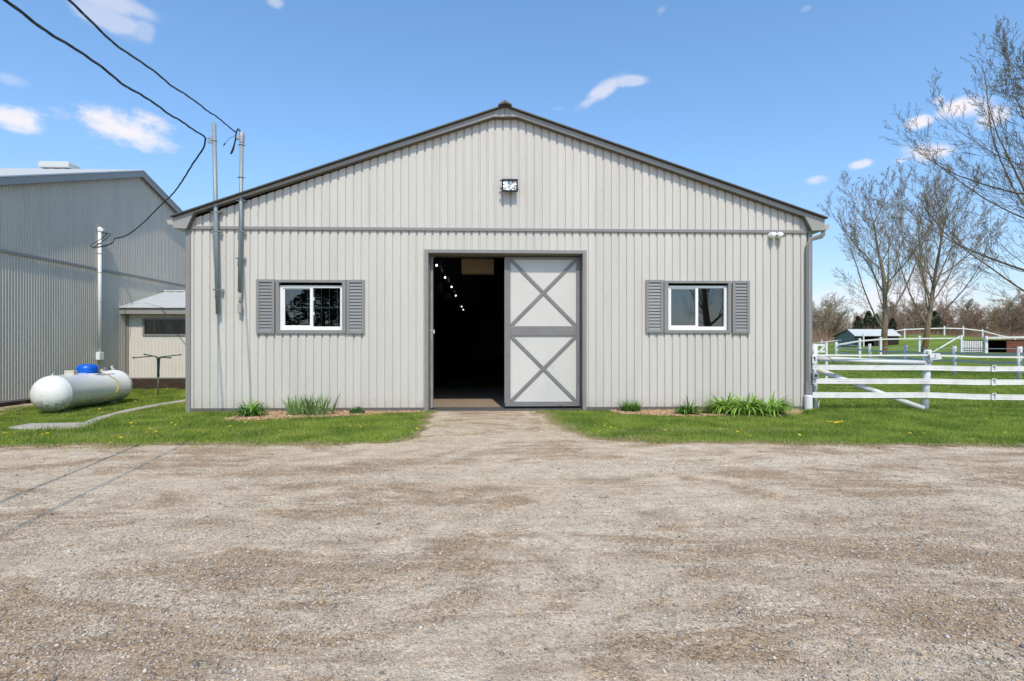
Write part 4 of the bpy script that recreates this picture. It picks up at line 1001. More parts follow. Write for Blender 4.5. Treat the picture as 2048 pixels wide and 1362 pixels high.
b = MB(); xx = (x0 + x1) / 2 - .0; b.box(xx - .016, xx + .016, YW - .035, YW, z1 + .05, z1 + .10); b.box(xx - .012, xx + .012, YW - .05, YW - .035, z1 + .015, z1 + .045); b.build('photocell', M['beige'], t_, bevel=.003)
# ------------------------------------------------------------------ cameras
for px, lab in ((1546.5, 'left of the pair below the barn trim'), (1560.5, 'right of the pair below the barn trim')):
    c = onY(px, 470.5, YW - .09)
    t_ = empty('security_camera', (c.x, YW, c.z), label='small white ball security camera, ' + lab, cat='security camera', group='security cameras on the barn')
    b = MB(); b.lathe([(.055, 0), (.06, .02), (.05, .045), (.0005, .046)], (c.x - .012, YW - .001, c.z + .01), 18, 'y'); b.build('base', M['vinyl'], t_, smooth=True)
    b = MB(); prof = [(.0005, -.066)] + [(.066 * math.cos(a), .066 * math.sin(a)) for a in np.linspace(-1.4, 1.4, 12)] + [(.0005, .066)]
    b.lathe(prof, (c.x, YW - .09, c.z), 20); b.build('ball', M['vinyl'], t_, smooth=True)
    d = Vector((.55, -.75, -.25)).normalized(); q = Vector((c.x, YW - .09, c.z)) + d * .05
    b = MB(); b.tube([q, q + d * .022], [.034, .03], 16); b.build('lens_ring', M['beige'], t_)
    b = MB(); b.tube([q + d * .0225, q + d * .026], [.018, .016], 12); b.build('lens', M['blackmetal'], t_)

# ------------------------------------------------------------------ service masts on the barn
def clamp(b, x, y, z, r): 
    b.box(x - r - .05, x - r + .004, y - .012, YW - .022, z - .01, z + .01); b.box(x + r - .004, x + r + .05, y - .012, YW - .022, z - .01, z + .01)
    b.tube([(x + (r + .004) * math.cos(t), y + (r + .004) * math.sin(t), z) for t in np.linspace(math.pi, 2 * math.pi, 9)], .005, 5)
    for s in (-1, 1): b.tube([(x + s * (r + .035), y - .03, z), (x + s * (r + .035), y + .01, z)], .010, 6)
m1b = onY(436, 628, YW - .10); m1t = onY(428, 246, YW - .10)
t1 = empty('service_mast', m1b, label='bare galvanized service mast on the barn front, left of the two', cat='service mast', group='galvanized masts on the barn front')
b = MB(); b.tube([m1b, m1t], .040, 16); b.build('pipe', M['galv'], t1, smooth=True)
ax = (m1t - m1b)
def on1(py): k = (628 - py) / (628 - 246); return m1b + ax * k
for py in (463, 579, 424):
    p = on1(py); b = MB(); clamp(b, p.x, p.y, p.z, .040); b.build('strap', M['zinc'], t1)
p = on1(281); b = MB()
b.box(p.x - .055, p.x - .03, p.y - .03, p.y + .03, p.z - .07, p.z + .07); b.tube([p + Vector((-.05, 0, .035)), p + Vector((-.13, 0, .035))], .012, 8); b.tube([p + Vector((-.05, 0, -.03)), p + Vector((-.13, 0, -.025))], .012, 8)
b.tube([p + Vector((-.10, 0, .07)), p + Vector((-.10, 0, -.06))], .010, 8); b.tube([p + Vector((.045 * math.cos(t), .045 * math.sin(t), -.01)) for t in np.linspace(0, 6.28, 14)], .006, 5)
b.build('insulator_bracket', M['zinc'], t1)
m2b = onY(479.5, 583, YW - .09); m2t = onY(483.5, 280, YW - .09)
t2 = empty('service_mast', m2b, label='galvanized service mast with weatherhead and grey conduit below, right of the two', cat='service mast', group='galvanized masts on the barn front')
b = MB(); b.tube([m2b, m2t], .036, 16); b.build('pipe', M['galv'], t2, smooth=True)
def on2(py): k = (583 - py) / (583 - 280); return m2b + (m2t - m2b) * k
for py in (401, 463, 516, 355, 290):
    p = on2(py); b = MB()
    if py > 390: clamp(b, p.x, p.y, p.z, .036)
    else:
        b.tube([p + Vector((.042 * math.cos(t), .042 * math.sin(t), 0)) for t in np.linspace(0, 6.28, 14)], .007, 5); b.box(p.x - .075, p.x + .075, p.y - .012, p.y + .012, p.z - .008, p.z + .008)
    b.build('strap', M['zinc'], t2)
p = on2(280)
b = MB(); b.lathe([(.036, -.06), (.045, -.05), (.05, 0), (.055, .07), (.05, .12), (.03, .16), (.0005, .17)], p, 16); b.box(p.x - .095, p.x - .02, p.y - .035, p.y + .035, p.z + .01, p.z + .075); b.build('weatherhead', mat('cast_metal', (.42, .43, .43), .45, metal=.4), t2, bevel=.006)
b = MB(); q0 = m2b; q1 = onY(480, 610, YW - .07)
b.tube([q0 + Vector((0, .01, .02)), q1], .025, 12); b.build('conduit', M['grey_pvc'], t2, smooth=True)
b = MB(); q1 = onY(480.5, 607, YW - .06); q2 = onY(481, 627, YW - .06); b.box(q1.x - .035, q1.x + .035, YW - .11, YW - .03, q2.z, q1.z); b.build('conduit_body', M['grey_pvc'], t2, bevel=.012)
# mast on the left building
XLB = -10.9 - .0
WXL = onX(0, 802, -11).x
m3 = onX(199.5, 462, -10.93 + .07); m3b = onX(199.5, 706, -10.93 + .07)
t3 = empty('service_mast', m3b, label='white plastic service mast running up the side of the left building', cat='service mast')
b = MB(); b.tube([m3b, m3], .045, 14); b.build('pipe', M['whitepipe'], t3, smooth=True)
b = MB(); b.lathe([(.047, -.03), (.06, -.01), (.065, .05), (.05, .10), (.0005, .12)], m3, 14); b.box(m3.x, m3.x + .12, m3.y - .045, m3.y + .045, m3.z - .02, m3.z + .06); b.build('weatherhead', M['whitepipe'], t3, bevel=.01)
b = MB(); b.box(m3b.x - .05, m3b.x + .06, m3b.y - .09, m3b.y + .09, m3b.z - .19, m3b.z + .02); b.build('junction_box', M['whitepipe'], t3, bevel=.012)
for dz_ in (-.35, -.62):
    b = MB(); p = m3 + Vector((0, 0, dz_)); b.tube([p + Vector((.052 * math.cos(t), .052 * math.sin(t), 0)) for t in np.linspace(0, 6.28, 12)], .008, 5); b.tube([p, p + Vector((.12, -.02, 0))], .012, 6); b.lathe([(.0005, -.03), (.03, -.02), (.03, .02), (.0005, .03)], p + Vector((.14, -.02, 0)), 8)
    b.build('insulator', M['zinc'], t3)
for py in (545, 604, 668):
    b = MB(); p = onX(199.5, py, m3.x); b.tube([p + Vector((.05 * math.cos(t), .05 * math.sin(t), 0)) for t in np.linspace(0, 6.28, 12)], .006, 5); b.build('strap', M['grey_pvc'], t3)
# small vent pipe near it
p = onX(224, 742, -10.85); b = MB(); b.tube([(p.x, p.y, .0), (p.x, p.y, p.z + .12)], .02, 8); b.tube([(p.x, p.y, p.z + .06), (p.x, p.y, p.z + .15)], .035, 8)
tag(b.build('vent_pipe', M['whitepipe']), 'short white vent pipe in front of the left building, behind the tank', 'pipe')

# ------------------------------------------------------------------ overhead cables
def catmull(pts, n=14):
    P = [Vector(p) for p in pts]; P = [P[0] * 2 - P[1]] + P + [P[-1] * 2 - P[-2]]; o = []
    for k in range(1, len(P) - 2):
        for j in range(n):
            t = j / n; a, b_, c, d = P[k - 1], P[k], P[k + 1], P[k + 2]
            o.append(.5 * ((2 * b_) + (-a + c) * t + (2 * a - 5 * b_ + 4 * c - d) * t * t + (-a + 3 * b_ - 3 * c + d) * t ** 3))
    return o + [P[-2]]
def twisted(b, path, hr, r, turns_per_m=1.1, strands=3, wobble=0):
    s = 0; acc = [[] for _ in range(strands)]
    for k, p in enumerate(path):
        d = (path[min(k + 1, len(path) - 1)] - path[max(k - 1, 0)]).normalized()
        u = d.cross(Vector((0, 0, 1))); u = u.normalized() if u.length > 1e-3 else Vector((1, 0, 0)); v = d.cross(u)
        if k: s += (p - path[k - 1]).length
        for q in range(strands):
            a = s * turns_per_m * 2 * math.pi + q * 2 * math.pi / strands
            acc[q].append(p + (u * math.cos(a) + v * math.sin(a)) * hr + v * wobble * (math.sin(s * 4.1) * .5 + .4 * math.sin(s * 2.3 + 1) + .2 * math.sin(s * 7.7)))
    for q in range(strands): b.tube(acc[q], r, 6)
def fine(path, step=.08):
    o = []
    for a, c in zip(path[:-1], path[1:]):
        n = max(1, int((c - a).length / step))
        for k in range(n): o.append(a.lerp(c, k / n))
    return o + [path[-1]]
def cable_pts(px_list, x0, y0, slope=-.2):
    o = []
    for (px, py) in px_list:
        r = ray(px, py)          # X = x0 + slope*(Y-y0), ray X = a*Y
        a = r[0] / r[1]; Y = (x0 - slope * y0) / (a - slope); D = Y / r[1]; o.append(at(px, py, D))
    return o
A1 = onY(411, 276, YW - .12)
w1 = cable_pts([(405, 268), (385, 258), (350, 236), (300, 201), (250, 169), (190, 127), (120, 78), (60, 38), (5, -4)], A1.x, A1.y)
w1 = [A1] + w1
last = w1[-1]; w1 += [last + (last - w1[-2]).normalized() * 2.2, last + Vector((1.6, -7.5, .7)), Vector((1.2, -17.4, 6.9))]
b = MB(); twisted(b, fine(catmull(w1, 8)), .010, .0075, .9, wobble=.02)
c1 = tag(b.build('power_cable', M['black'], smooth=True), 'twisted black power cable in the sky ending at the bare left mast', 'cable', 'overhead power cables')
A2 = on2(268) + Vector((-.13, 0, 0))
w2 = cable_pts([(474, 264), (440, 240), (400, 210), (360, 181), (310, 146), (260, 110), (200, 60), (165, 26), (135, -4)], A2.x, A2.y)
last = w2[-1]; w2 += [last + (last - w2[-2]).normalized() * 2.2, last + Vector((1.6, -7.5, .7)), Vector((1.9, -17.4, 7.1))]
b = MB(); twisted(b, fine(catmull(w2, 8)), .008, .006, .9, wobble=.02)
tag(b.build('power_cable', M['black'], smooth=True), 'twisted black power cable reaching the weatherhead of the right barn mast', 'cable', 'overhead power cables')
# cable from the first mast to the left building
B3 = onX(229, 477, -10.45)
w3 = [A1 + Vector((.0, 0, .0)), A1 + Vector((-.02, .1, -.12)), A1 + Vector((-.12, .35, -.32))]
def lerp_px(px, py, k): 
    D0 = A1.y; D1 = B3.y; return at(px, py, D0 + (D1 - D0) * k)
w3 = [A1, lerp_px(409, 290, .015), lerp_px(402, 304, .04), lerp_px(386, 327, .09), lerp_px(365, 361, .2), lerp_px(345, 388, .33), lerp_px(315, 417, .5), lerp_px(285, 447, .7), lerp_px(258, 468, .85), lerp_px(240, 475, .94), B3]
b = MB(); twisted(b, fine(catmull(w3, 8)), .009, .008, 1.0)
tag(b.build('power_cable', M['black'], smooth=True), 'twisted black cable drooping from the barn mast down to the left building', 'cable', 'overhead power cables')
# loops of slack at each end
lp = lambda px, py, dx_=0: onX(px, py, -10.6 + dx_)
b = MB()
for pts in ([B3, lp(226, 484), lp(214, 490), lp(200, 493), lp(186, 494), lp(182, 491), lp(192, 484), lp(205, 476), lp(213, 469), lp(214, 466), lp(206, 466), m3 + Vector((.12, 0, .0))],
            [B3, lp(225, 486), lp(212, 492), lp(196, 495), lp(188, 496), lp(187, 495), lp(200, 487), lp(215, 475), lp(221, 468.5), lp(216, 467.5), lp(208, 466), m3 + Vector((.12, 0, .03))]):
    b.tube(catmull(pts, 6), .009, 6)
tag(b.build('cable_loop', M['black'], smooth=True), 'slack black cable loops around the white mast on the left building', 'cable')
b = MB(); q = lambda px, py: onY(px, py, YW - .12)
b.tube(catmull([q(484, 266), q(479, 260), q(476, 257.5), q(472, 265), q(471, 275), q(468, 290), q(462, 305), q(461, 307.5), q(464, 306), q(468, 296), q(470, 283), q(471.5, 270)], 6), .010, 6)
b.tube(catmull([q(484, 268), q(478, 261), q(474, 262), q(472, 272), q(469, 285), q(464, 300), q(462.5, 306), q(466, 300), q(469, 289), q(472.5, 277), q(472, 268)], 6), .008, 6)
b.tube(catmull([q(471, 271), q(460, 276), q(454, 282), q(450, 287)], 6), .004, 5); b.tube([q(451, 286), q(447.5, 290)], .012, 6); b.tube(catmull([q(447.5, 290), q(446.5, 293), q(447.5, 295)], 4), .003, 4)
tag(b.build('cable_loop', M['black'], smooth=True), 'slack black drip loop hanging beside the weatherhead of the right barn mast', 'cable')

# ================================================================== LEFT BUILDING (riding arena)
XB = -10.93
ridgeP = onX(277, 340, XB); Yr = ridgeP.y; Zr = ridgeP.z
SL = .345; HW = 11.5
left = empty('arena_building', (XB - 8, Yr, 0), label='tall weathered grey ribbed metal building with white roof at the left edge', cat='building')
topz = lambda y: Zr - SL * abs(y - Yr)
zmid = onX(100, 520, XB).z
zb_ = .03
b = MB(); plL = lambda s, n, z: (XB + n, s, z)
siding(b, Yr - HW, Yr + HW, .03, lambda y: zb_, lambda y: zmid, [], plL, extra=(), grooves=False, dep=.013, ribw=.034, pitch=.0762)
siding(b, Yr - HW, Yr + HW, .03, lambda y: zmid, lambda y: topz(y) - .06, [], lambda s, n, z: (XB + .003 + n, s, z), extra=(Yr,), grooves=False, dep=.013, ribw=.034, pitch=.0762)
b.build('gable_wall', M['siding_old'], left)
XW = XB - 30
b = MB()
for ys_ in (Yr - HW, Yr + HW): b.box(XW, XB - .001, ys_ - .05, ys_ + .05, 0, topz(ys_) - .05)
b.build('long_wall', M['siding_old'], left)
b = MB(); b.add([(XW, Yr - HW, 0), (XW, Yr + HW, 0), (XW, Yr + HW, topz(Yr + HW)), (XW, Yr, Zr), (XW, Yr - HW, topz(Yr - HW))], [(0, 1, 2, 3, 4)]); b.build('far_gable_wall', M['siding_old'], left)
for s in (-1, 1):
    b = MB(); ye = Yr + s * (HW + .4); ze = topz(ye)
    xo = XB + .16
    b.add([(XW - .2, Yr, Zr), (xo, Yr, Zr), (xo, ye, ze), (XW - .2, ye, ze), (XW - .2, Yr, Zr - .03), (xo, Yr, Zr - .03), (xo, ye, ze - .03), (XW - .2, ye, ze - .03)], [(0, 1, 2, 3), (7, 6, 5, 4), (1, 5, 6, 2), (2, 6, 7, 3)])
    x = xo - .1
    while x > XW:
        b.add([(x, Yr, Zr + .001), (x - .02, Yr, Zr + .022), (x - .04, Yr, Zr + .001), (x, ye, ze + .001), (x - .02, ye, ze + .022), (x - .04, ye, ze + .001)], [(0, 1, 4, 3), (1, 2, 5, 4)]); x -= .3
    b.build('roof', M['whiteroof'], left)
    b = MB(); hgt = .17
    b.add([(xo - .02, Yr, Zr - .035), (xo - .02, ye, ze - .035), (xo - .02, ye, ze - .035 - hgt), (xo - .02, Yr, Zr - .035 - hgt), (xo - .045, Yr, Zr - .035), (xo - .045, ye, ze - .035), (xo - .045, ye, ze - .035 - hgt), (xo - .045, Yr, Zr - .035 - hgt)],
          [(0, 1, 2, 3), (7, 6, 5, 4), (3, 2, 6, 7), (0, 4, 5, 1), (1, 5, 6, 2)])
    b.build('rake_board', M['fascia'], left)
    b = MB(); b.add([(xo - .046, Yr, Zr - .2), (xo - .046, ye, ze - .2), (XB + .025, ye, ze - .2), (XB + .025, Yr, Zr - .2)], [(0, 1, 2, 3)]); b.build('soffit', M['soffit'], left)
b = MB(); b.box(XB + .0245, XB + .045, Yr - HW, Yr + HW, zmid - .03, zmid + .025); b.build('belt_trim', M['trim'], left)
b = MB(); b.box(XB - .02, XB + .05, Yr - HW, 18.5, zb_ - .01, zb_ + .03); b.build('base_trim', M['trim'], left)
b = MB(); b.box(XB - .03, XB + .018, Yr - HW, 18.5, -.3, zb_ - .011); b.build('skirt_board', M['brownboard'], left)
# ridge ventilator
pv0, pv1 = onY(76, 321, Yr), onY(150, 334, Yr)
b = MB(); zv0 = Zr - .02; zv1 = onY(110, 322, Yr - .25).z; x0, x1 = onY(76, 330, Yr - .25).x, onY(137, 330, Yr - .25).x
b.prism([(x0, zv0), (x1, zv0), (x1, zv1 - .04), (x1 - .03, zv1), (x0 + .03, zv1), (x0, zv1 - .04)], Yr - .25, Yr + .25); b.build('ridge_vent', M['whiteroof'], left, bevel=.02)
# gravel strip beside the building
b = MB(); pp = [(onG(-20, 838).x, onG(-20, 838).y), (onG(30, 824).x, onG(30, 824).y), (onG(62, 815).x, onG(62, 815).y), (XB + .02, 15.0), (XB + .02, 9)]
b.add([(x, y, float(h(x, y)) + .02) for x, y in pp], [(0, 1, 2, 3, 4)]); o = b.build('gravel_strip', M['gravel']); o['kind'] = 'structure'
if o.data.polygons[0].normal.z < 0: o.data.flip_normals()

# lean-to shed joining it
YS = 16.7
sx0 = onY(256, 700, YS).x; sx1 = -5.4
zsb = onY(300, 757, YS).z; zse = onY(300, 627, YS).z + .12
shed = empty('lean_to_shed', (sx0 + 2, YS, 0), label='low light grey metal shed with white roof between barn and left building', cat='shed')
wnd = (onY(289, 655, YS).x, -8.3, onY(300, 669, YS).z, onY(300, 639.5, YS).z)
b = MB(); siding(b, sx0, sx1, .02, lambda s: zsb, lambda s: zse, [wnd], lambda s, n, z: (s, YS - n, z), grooves=False, dep=.014, ribw=.03, pitch=.1)
b.build('front_wall', M['shedwall'], shed)
b = MB(); b.box(sx1 - .02, sx1, YS, YS + 4, -.1, zse); b.box(sx0 - .0, sx1, YS + 4, YS + 4.05, -.1, zse); b.build('back_wall', M['siding'], shed)
b = MB(); b.box(sx0 - .01, sx1, YS - .02, YS + .03, -.15, zsb - .004); b.build('skirt_board', M['brownboard'], shed)
b = MB(); b.box(sx0 - .02, sx1, YS - .024, YS - .0145, zsb - .004, zsb + .03); b.build('base_trim', M['trim'], shed)
b = MB(); b.box(sx0 - .03, sx0 + .03, YS - .03, YS + .02, -.1, zse); b.build('corner_trim', M['trim'], shed)
YE = YS - .3; ez1 = onY(300, 614.5, YE).z; ez0 = onY(300, 628, YE).z
ex0 = XB + .03
YRd = 18.6; rz_ = onX(326, 582, XB + .03).z
b = MB(); b.box(ex0 - .12, sx1 + .3, YE, YE + .03, ez0, ez1 - .02); b.build('fascia', M['fascia'], shed, bevel=.004)
b = MB(); b.box(ex0, sx1 + .2, YE + .031, YS - .02, ez0 + .01, ez0 + .03); b.build('soffit', M['soffit'], shed)
b = MB(); ya = YE - .05
b.add([(ex0 - .12, ya, ez1), (sx1 + .35, ya, ez1), (sx1 + .35, YRd, rz_), (ex0, YRd, rz_), (ex0 - .12, ya, ez1 - .02), (sx1 + .35, ya, ez1 - .02), (sx1 + .35, YRd, rz_ - .02), (ex0, YRd, rz_ - .02)], [(0, 1, 2, 3), (7, 6, 5, 4), (4, 5, 1, 0), (5, 6, 2, 1), (7, 4, 0, 3)])
b.add([(ex0, YRd, rz_), (sx1 + .35, YRd, rz_), (sx1 + .35, YS + 4.2, ez1), (ex0, YS + 4.2, ez1)], [(0, 1, 2, 3)])
x = ex0 + .05
while x < sx1 + .3:
    b.add([(x, ya, ez1 + .001), (x + .02, ya, ez1 + .024), (x + .04, ya, ez1 + .001), (x, YRd, rz_ + .001), (x + .02, YRd, rz_ + .024), (x + .04, YRd, rz_ + .001)], [(0, 1, 2), (0, 3, 4, 1), (1, 4, 5, 2)]); x += .3
b.box(ex0, sx1 + .35, YRd - .12, YRd + .12, rz_ - .01, rz_ + .035)
b.build('roof', M['whiteroof'], shed)
b = MB(); f_ = .04
b.box(wnd[0] - f_, wnd[0] + .01, YS - .035, YS + .05, wnd[2] - f_, wnd[3] + f_); b.box(wnd[0] + .01, wnd[1], YS - .035, YS + .05, wnd[3] - .01, wnd[3] + f_); b.box(wnd[0] + .01, wnd[1], YS - .035, YS + .05, wnd[2] - f_, wnd[2] + .01)
wn = b.build('window', M['trim'], shed, bevel=.004)
b = MB(); b.box(wnd[0], wnd[1], YS + .01, YS + .016, wnd[2], wnd[3]); b.build('pane', M['glass'], wn)
b = MB(); x = wnd[0]; k = 0
while x < wnd[1]:
    y0 = YS + .07 + .012 * (k % 2); y1 = YS + .07 + .012 * ((k + 1) % 2); b.add([(x, y0, wnd[2]), (x + .03, y1, wnd[2]), (x + .03, y1, wnd[3]), (x, y0, wnd[3])], [(0, 1, 2, 3)]); x += .03; k += 1
b.build('curtain', M['curtain'], wn)

# ================================================================== PROPANE TANK
rT = .38
C1 = Vector((0, 0, 0)); r1 = ray(104, 800); r2 = ray(246, 790)
C1 = at(105, 792, 11.35); C2 = at(229, 777, 13.35)
gz = float(h(C1.x, C1.y)) + rT + .03
C1.z = gz; C2.z = gz + .03
ax = (C2 - C1).normalized(); Ln = (C2 - C1).length
mid = (C1 + C2) / 2
tank = empty('propane_tank', mid - Vector((0, 0, rT)), label='large white horizontal propane tank with blue dome on the grass', cat='propane tank')
b = MB(); prof = []
for a in np.linspace(-math.pi / 2 + .02, 0, 12): prof.append((rT * math.cos(a), rT * .82 * math.sin(a) - Ln / 2))
prof += [(rT + .003, -Ln / 2 + .005), (rT + .003, -Ln / 2 + .02), (rT, -Ln / 2 + .025), (rT, Ln / 2 - .025), (rT + .003, Ln / 2 - .02), (rT + .003, Ln / 2 - .005)]
for a in np.linspace(0, math.pi / 2 - .02, 12): prof.append((rT * math.cos(a), rT * .82 * math.sin(a) + Ln / 2))
b.lathe(prof, (0, 0, 0), 56, 'x')
o = b.build('shell', M['tank'], smooth=True); ang = math.atan2(ax.y, ax.x)
o.parent = tank; o.location = (0, 0, rT); o.rotation_euler = (0, -math.asin(ax.z), ang)
def tp(s, phi, rr=rT):       # along the axis from the middle, angle from top (positive = towards the camera side)
    sd = Vector((ax.y, -ax.x, 0)).normalized()
    if sd.x < 0: sd = -sd
    return mid + ax * s + Vector((0, 0, 1)) * rr * math.cos(phi) + sd * rr * math.sin(phi)
s_d = .05
pd = tp(s_d, 0)
b = MB(); b.lathe([(.195, -.05), (.205, .0), (.21, .08), (.20, .13), (.16, .17), (.10, .188), (.0005, .195)], pd, 32); b.build('dome_lid', M['blue'], tank, smooth=True)
b = MB(); b.lathe([(.20, -.10), (.22, -.03), (.21, -.02)], pd, 32); b.build('dome_collar', M['tank'], tank, smooth=True)
pg = tp(s_d - .52, 0); b = MB(); b.box(pg.x - .10, pg.x + .10, pg.y - .06, pg.y + .06, pg.z - .02, pg.z + .075); b.build('gauge_box', M['beige'], tank, bevel=.008)
for sv in (-.95, .66): 
    p = tp(sv, 0); b = MB(); b.lathe([(.03, -.02), (.03, .03), (.04, .035), (.04, .08), (.0005, .082)], p, 12); b.build('valve_cap', M['zinc'], tank)
for sv in (-Ln / 2 + .02, .55, Ln / 2 - .03):
    p = tp(sv, 0); b = MB(); b.tube([p + ax * (.035 * math.cos(t)) + Vector((0, 0, .035 * math.sin(t))) for t in np.linspace(0, math.pi, 9)], .009, 6); b.build('lifting_lug', M['tank'], tank)
for sv in (-Ln / 2 + .25, Ln / 2 - .25):
    p = tp(sv, 0, 0); b = MB(); b.bar(p + Vector((0, 0, -rT + .0)) - ax * .12, p + Vector((0, 0, -rT)) + ax * .12, .3, .10); b.build('foot', M['zinc'], tank)
b = MB(); path_ = [tp(s_d + .19 + .0 * k, ph_ , rT + .012) for k, ph_ in enumerate([.25])]
pts = [tp(s_d + .19, .22, rT + .03), tp(s_d + .24, .45, rT + .01), tp(s_d + .34, .8, rT + .008), tp(s_d + .44, 1.15, rT + .008), tp(s_d + .47, 1.45, rT + .008), tp(s_d + .43, 1.75, rT + .008), tp(s_d + .30, 2.1, rT + .008), tp(s_d + .20, 2.35, rT + .01)]
b.tube(catmull(pts, 6), .011, 6); b.build('yellow_strap', M['yellow'], tank)
def text_mesh(body, size, m, loc, rot, parent=None, name='lettering', ext=.0008, sx=1):
    cu = bpy.data.curves.new(name, 'FONT'); cu.body = body; cu.size = size; cu.extrude = ext; cu.align_x = 'CENTER'; cu.align_y = 'CENTER'; cu.space_character = 1.05
    o = bpy.data.objects.new(name, cu); COL.objects.link(o)
    dg = bpy.context.evaluated_depsgraph_get(); me = bpy.data.meshes.new_from_object(o.evaluated_get(dg)); bpy.data.objects.remove(o); bpy.data.curves.remove(cu)
    me.materials.clear(); me.materials.append(m)
    o = bpy.data.objects.new(name, me); COL.objects.link(o); mw = Matrix.Translation(loc) @ rot.to_4x4() @ Matrix.Diagonal((sx, 1, 1, 1))
    o.matrix_world = mw
    if parent: o.parent = parent; o.matrix_parent_inverse = Matrix.Translation(-Vector(parent.location))
    return o
pt = tp(s_d + .33, .62, rT + .004); nrm = (pt - tp(s_d + .33, 0, 0)).normalized(); xx = ax.copy(); yy = nrm.cross(xx).normalized()
rot = Matrix((xx, yy, nrm)).transposed()
text_mesh('SUPERIOR PROPANE', .052, M['inkblue'], pt, rot, tank)

# ================================================================== ROTARY CLOTHES LINE
pc = onG(316, 791)
cl = empty('clothes_dryer', pc, label='folded green clothes dryer post with four open arms beside the shed', cat='clothes dryer')
hh = pc.y / ray(316, 800)[1]
def cp(px, py, dy=0): v = at(px, py, hh + dy); return v
b = MB(); b.tube([pc + Vector((0, 0, -.1)), cp(316.5, 752)], .018, 10); b.build('post', M['oldpole'], cl, smooth=True)
for k, (dx_, dy_, tip, bend) in enumerate([(-2.2, -.02, (266.5, 715.5, -.3), (309, 711.5)), (-1.0, .02, (289, 708.8, .3), (308, 712)), (1.0, .02, (361, 709.5, .35), (322, 713)), (2.2, -.02, (341, 715.5, -.3), (324, 714))]):
    b = MB(); base = cp(316.5 + dx_ * .6, 751, dy_); up_ = cp(317 + dx_ * 1.0, 722, dy_); bd = cp(bend[0] if abs(bend[0] - 317) < 9 else 317 + math.copysign(6, dx_), bend[1] + 1, dy_); tp_ = cp(*tip)
    b.tube(catmull([base, up_, cp(317 + dx_ * 1.6, 716, dy_), bd, tp_], 6), .014, 8); b.tube([tp_ - (tp_ - bd).normalized() * .02, tp_ + (tp_ - bd).normalized() * .015], .022, 8); b.build('arm', M['greenmetal'], cl, smooth=True)
b = MB(); b.tube([cp(316.5, 754), cp(316.7, 748)], .034, 10); b.build('hub', M['greenmetal'], cl)

# ================================================================== PLANTS IN THE BEDS
def leafstrip(b, p, az, L_, W_, up, droop, fold=.3, seg=6):
    d = Vector((math.cos(az), math.sin(az), 0)); sd = Vector((-d.y, d.x, 0)); pos = Vector(p); el = up; vs = []; fs = []
    for k in range(seg + 1):
        t = k / seg; w_ = W_ * (math.sin(math.pi * min(1, .22 + .78 * t)) ** .8 if t < 1 else 0.02) * .5
        w_ = W_ * .5 * (1 - t ** 2.2) * (.65 + .35 * min(1, t * 3)) + .0006
        nrm = Vector((0, 0, 1)) * math.cos(el) - d * math.sin(el)
        vs += [pos - sd * w_ + nrm * w_ * fold, pos - nrm * 0, pos + sd * w_ + nrm * w_ * fold]
        pos = pos + (d * math.cos(el) + Vector((0, 0, 1)) * math.sin(el)) * L_ / seg; el -= droop / seg * (0.6 + t)
    for k in range(seg):
        a = 3 * k; fs += [(a, a + 1, a + 4, a + 3), (a + 1, a + 2, a + 5, a + 4)]
    b.add(vs, fs)
def clump(c, n, rad, Lr, Wr, upr, droopr, m, seed, part, parent):
    random.seed(seed); b = MB()
    for k in range(n):
        a = random.uniform(0, 6.28); rr = rad * math.sqrt(random.random()); dome_ = math.sqrt(max(0, 1 - (rr / rad) ** 2)) * .11 * random.random() if part == 'dome' else 0
        p = (c[0] + rr * math.cos(a), c[1] + rr * math.sin(a) * .6, c[2] + dome_); az = a + random.gauss(0, .7)
        leafstrip(b, p, az, random.uniform(*Lr), random.uniform(*Wr), random.uniform(*upr), random.uniform(*droopr))
    return b.build('foliage' if part == 'dome' else part, m, parent, smooth=True)
def plant(px, py, name, label, cat, spec, group=None):
    p = onG(px, py); t = empty(name, (p.x, p.y, .02), label=label, cat=cat, group=group)
    for q, (part, n, rad, Lr, Wr, upr, dr, m, ox) in enumerate(spec):
        clump((p.x + ox, p.y, .015), n, rad, Lr, Wr, upr, dr, m, px * 3 + q, part, t)
    return t
lilyspec = lambda n, r, L_, m, ox=0: ('foliage', n, r, (L_ * .75, L_ * 1.4), (.024, .044), (.75, 1.4), (1.0, 3.0), m, ox)
lowleaf = lambda n, r, L_, m, ox=0: ('foliage', n, r, (L_ * .5, L_ * .95), (.026, .046), (.25, .95), (.3, 1.8), m, ox)
plant(502, 834, 'daylily', 'dark green daylily clump with one bright upright leaf fan, leftmost plant of the left bed', 'plant',
      [lilyspec(90, .13, .32, M['leaf_dark']), lowleaf(70, .14, .32, M['leaf_dark']), ('leaf_fan', 7, .02, (.30, .38), (.025, .035), (1.3, 1.55), (0, .25), M['leaf_bright'], .02)])
t_ = plant(617, 832, 'iris', 'wide clump of upright grey green iris leaves below the left barn window', 'plant', [('foliage', 60, .26, (.22, .44), (.026, .046), (.95, 1.5), (-.1, .8), M['leaf_iris'], -.16), ('foliage', 60, .26, (.24, .48), (.026, .048), (.95, 1.5), (-.1, .8), M['leaf_iris'], .2)])
plant(714, 829, 'sedum', 'small round sedum mound between the iris and the barn door', 'plant', [('dome', 520, .13, (.03, .06), (.022, .035), (.2, 1.5), (.3, 1.6), M['leaf_sedum'], 0)])
plant(1262, 825, 'ornamental_grass', 'fine leaved tufted plant at the left end of the right bed', 'plant', [('foliage', 260, .16, (.12, .30), (.006, .012), (.8, 1.5), (.2, .9), M['leaf_dark'], 0), ('dome', 500, .17, (.04, .10), (.008, .014), (.3, 1.5), (.2, .9), M['leaf_dark'], 0)])
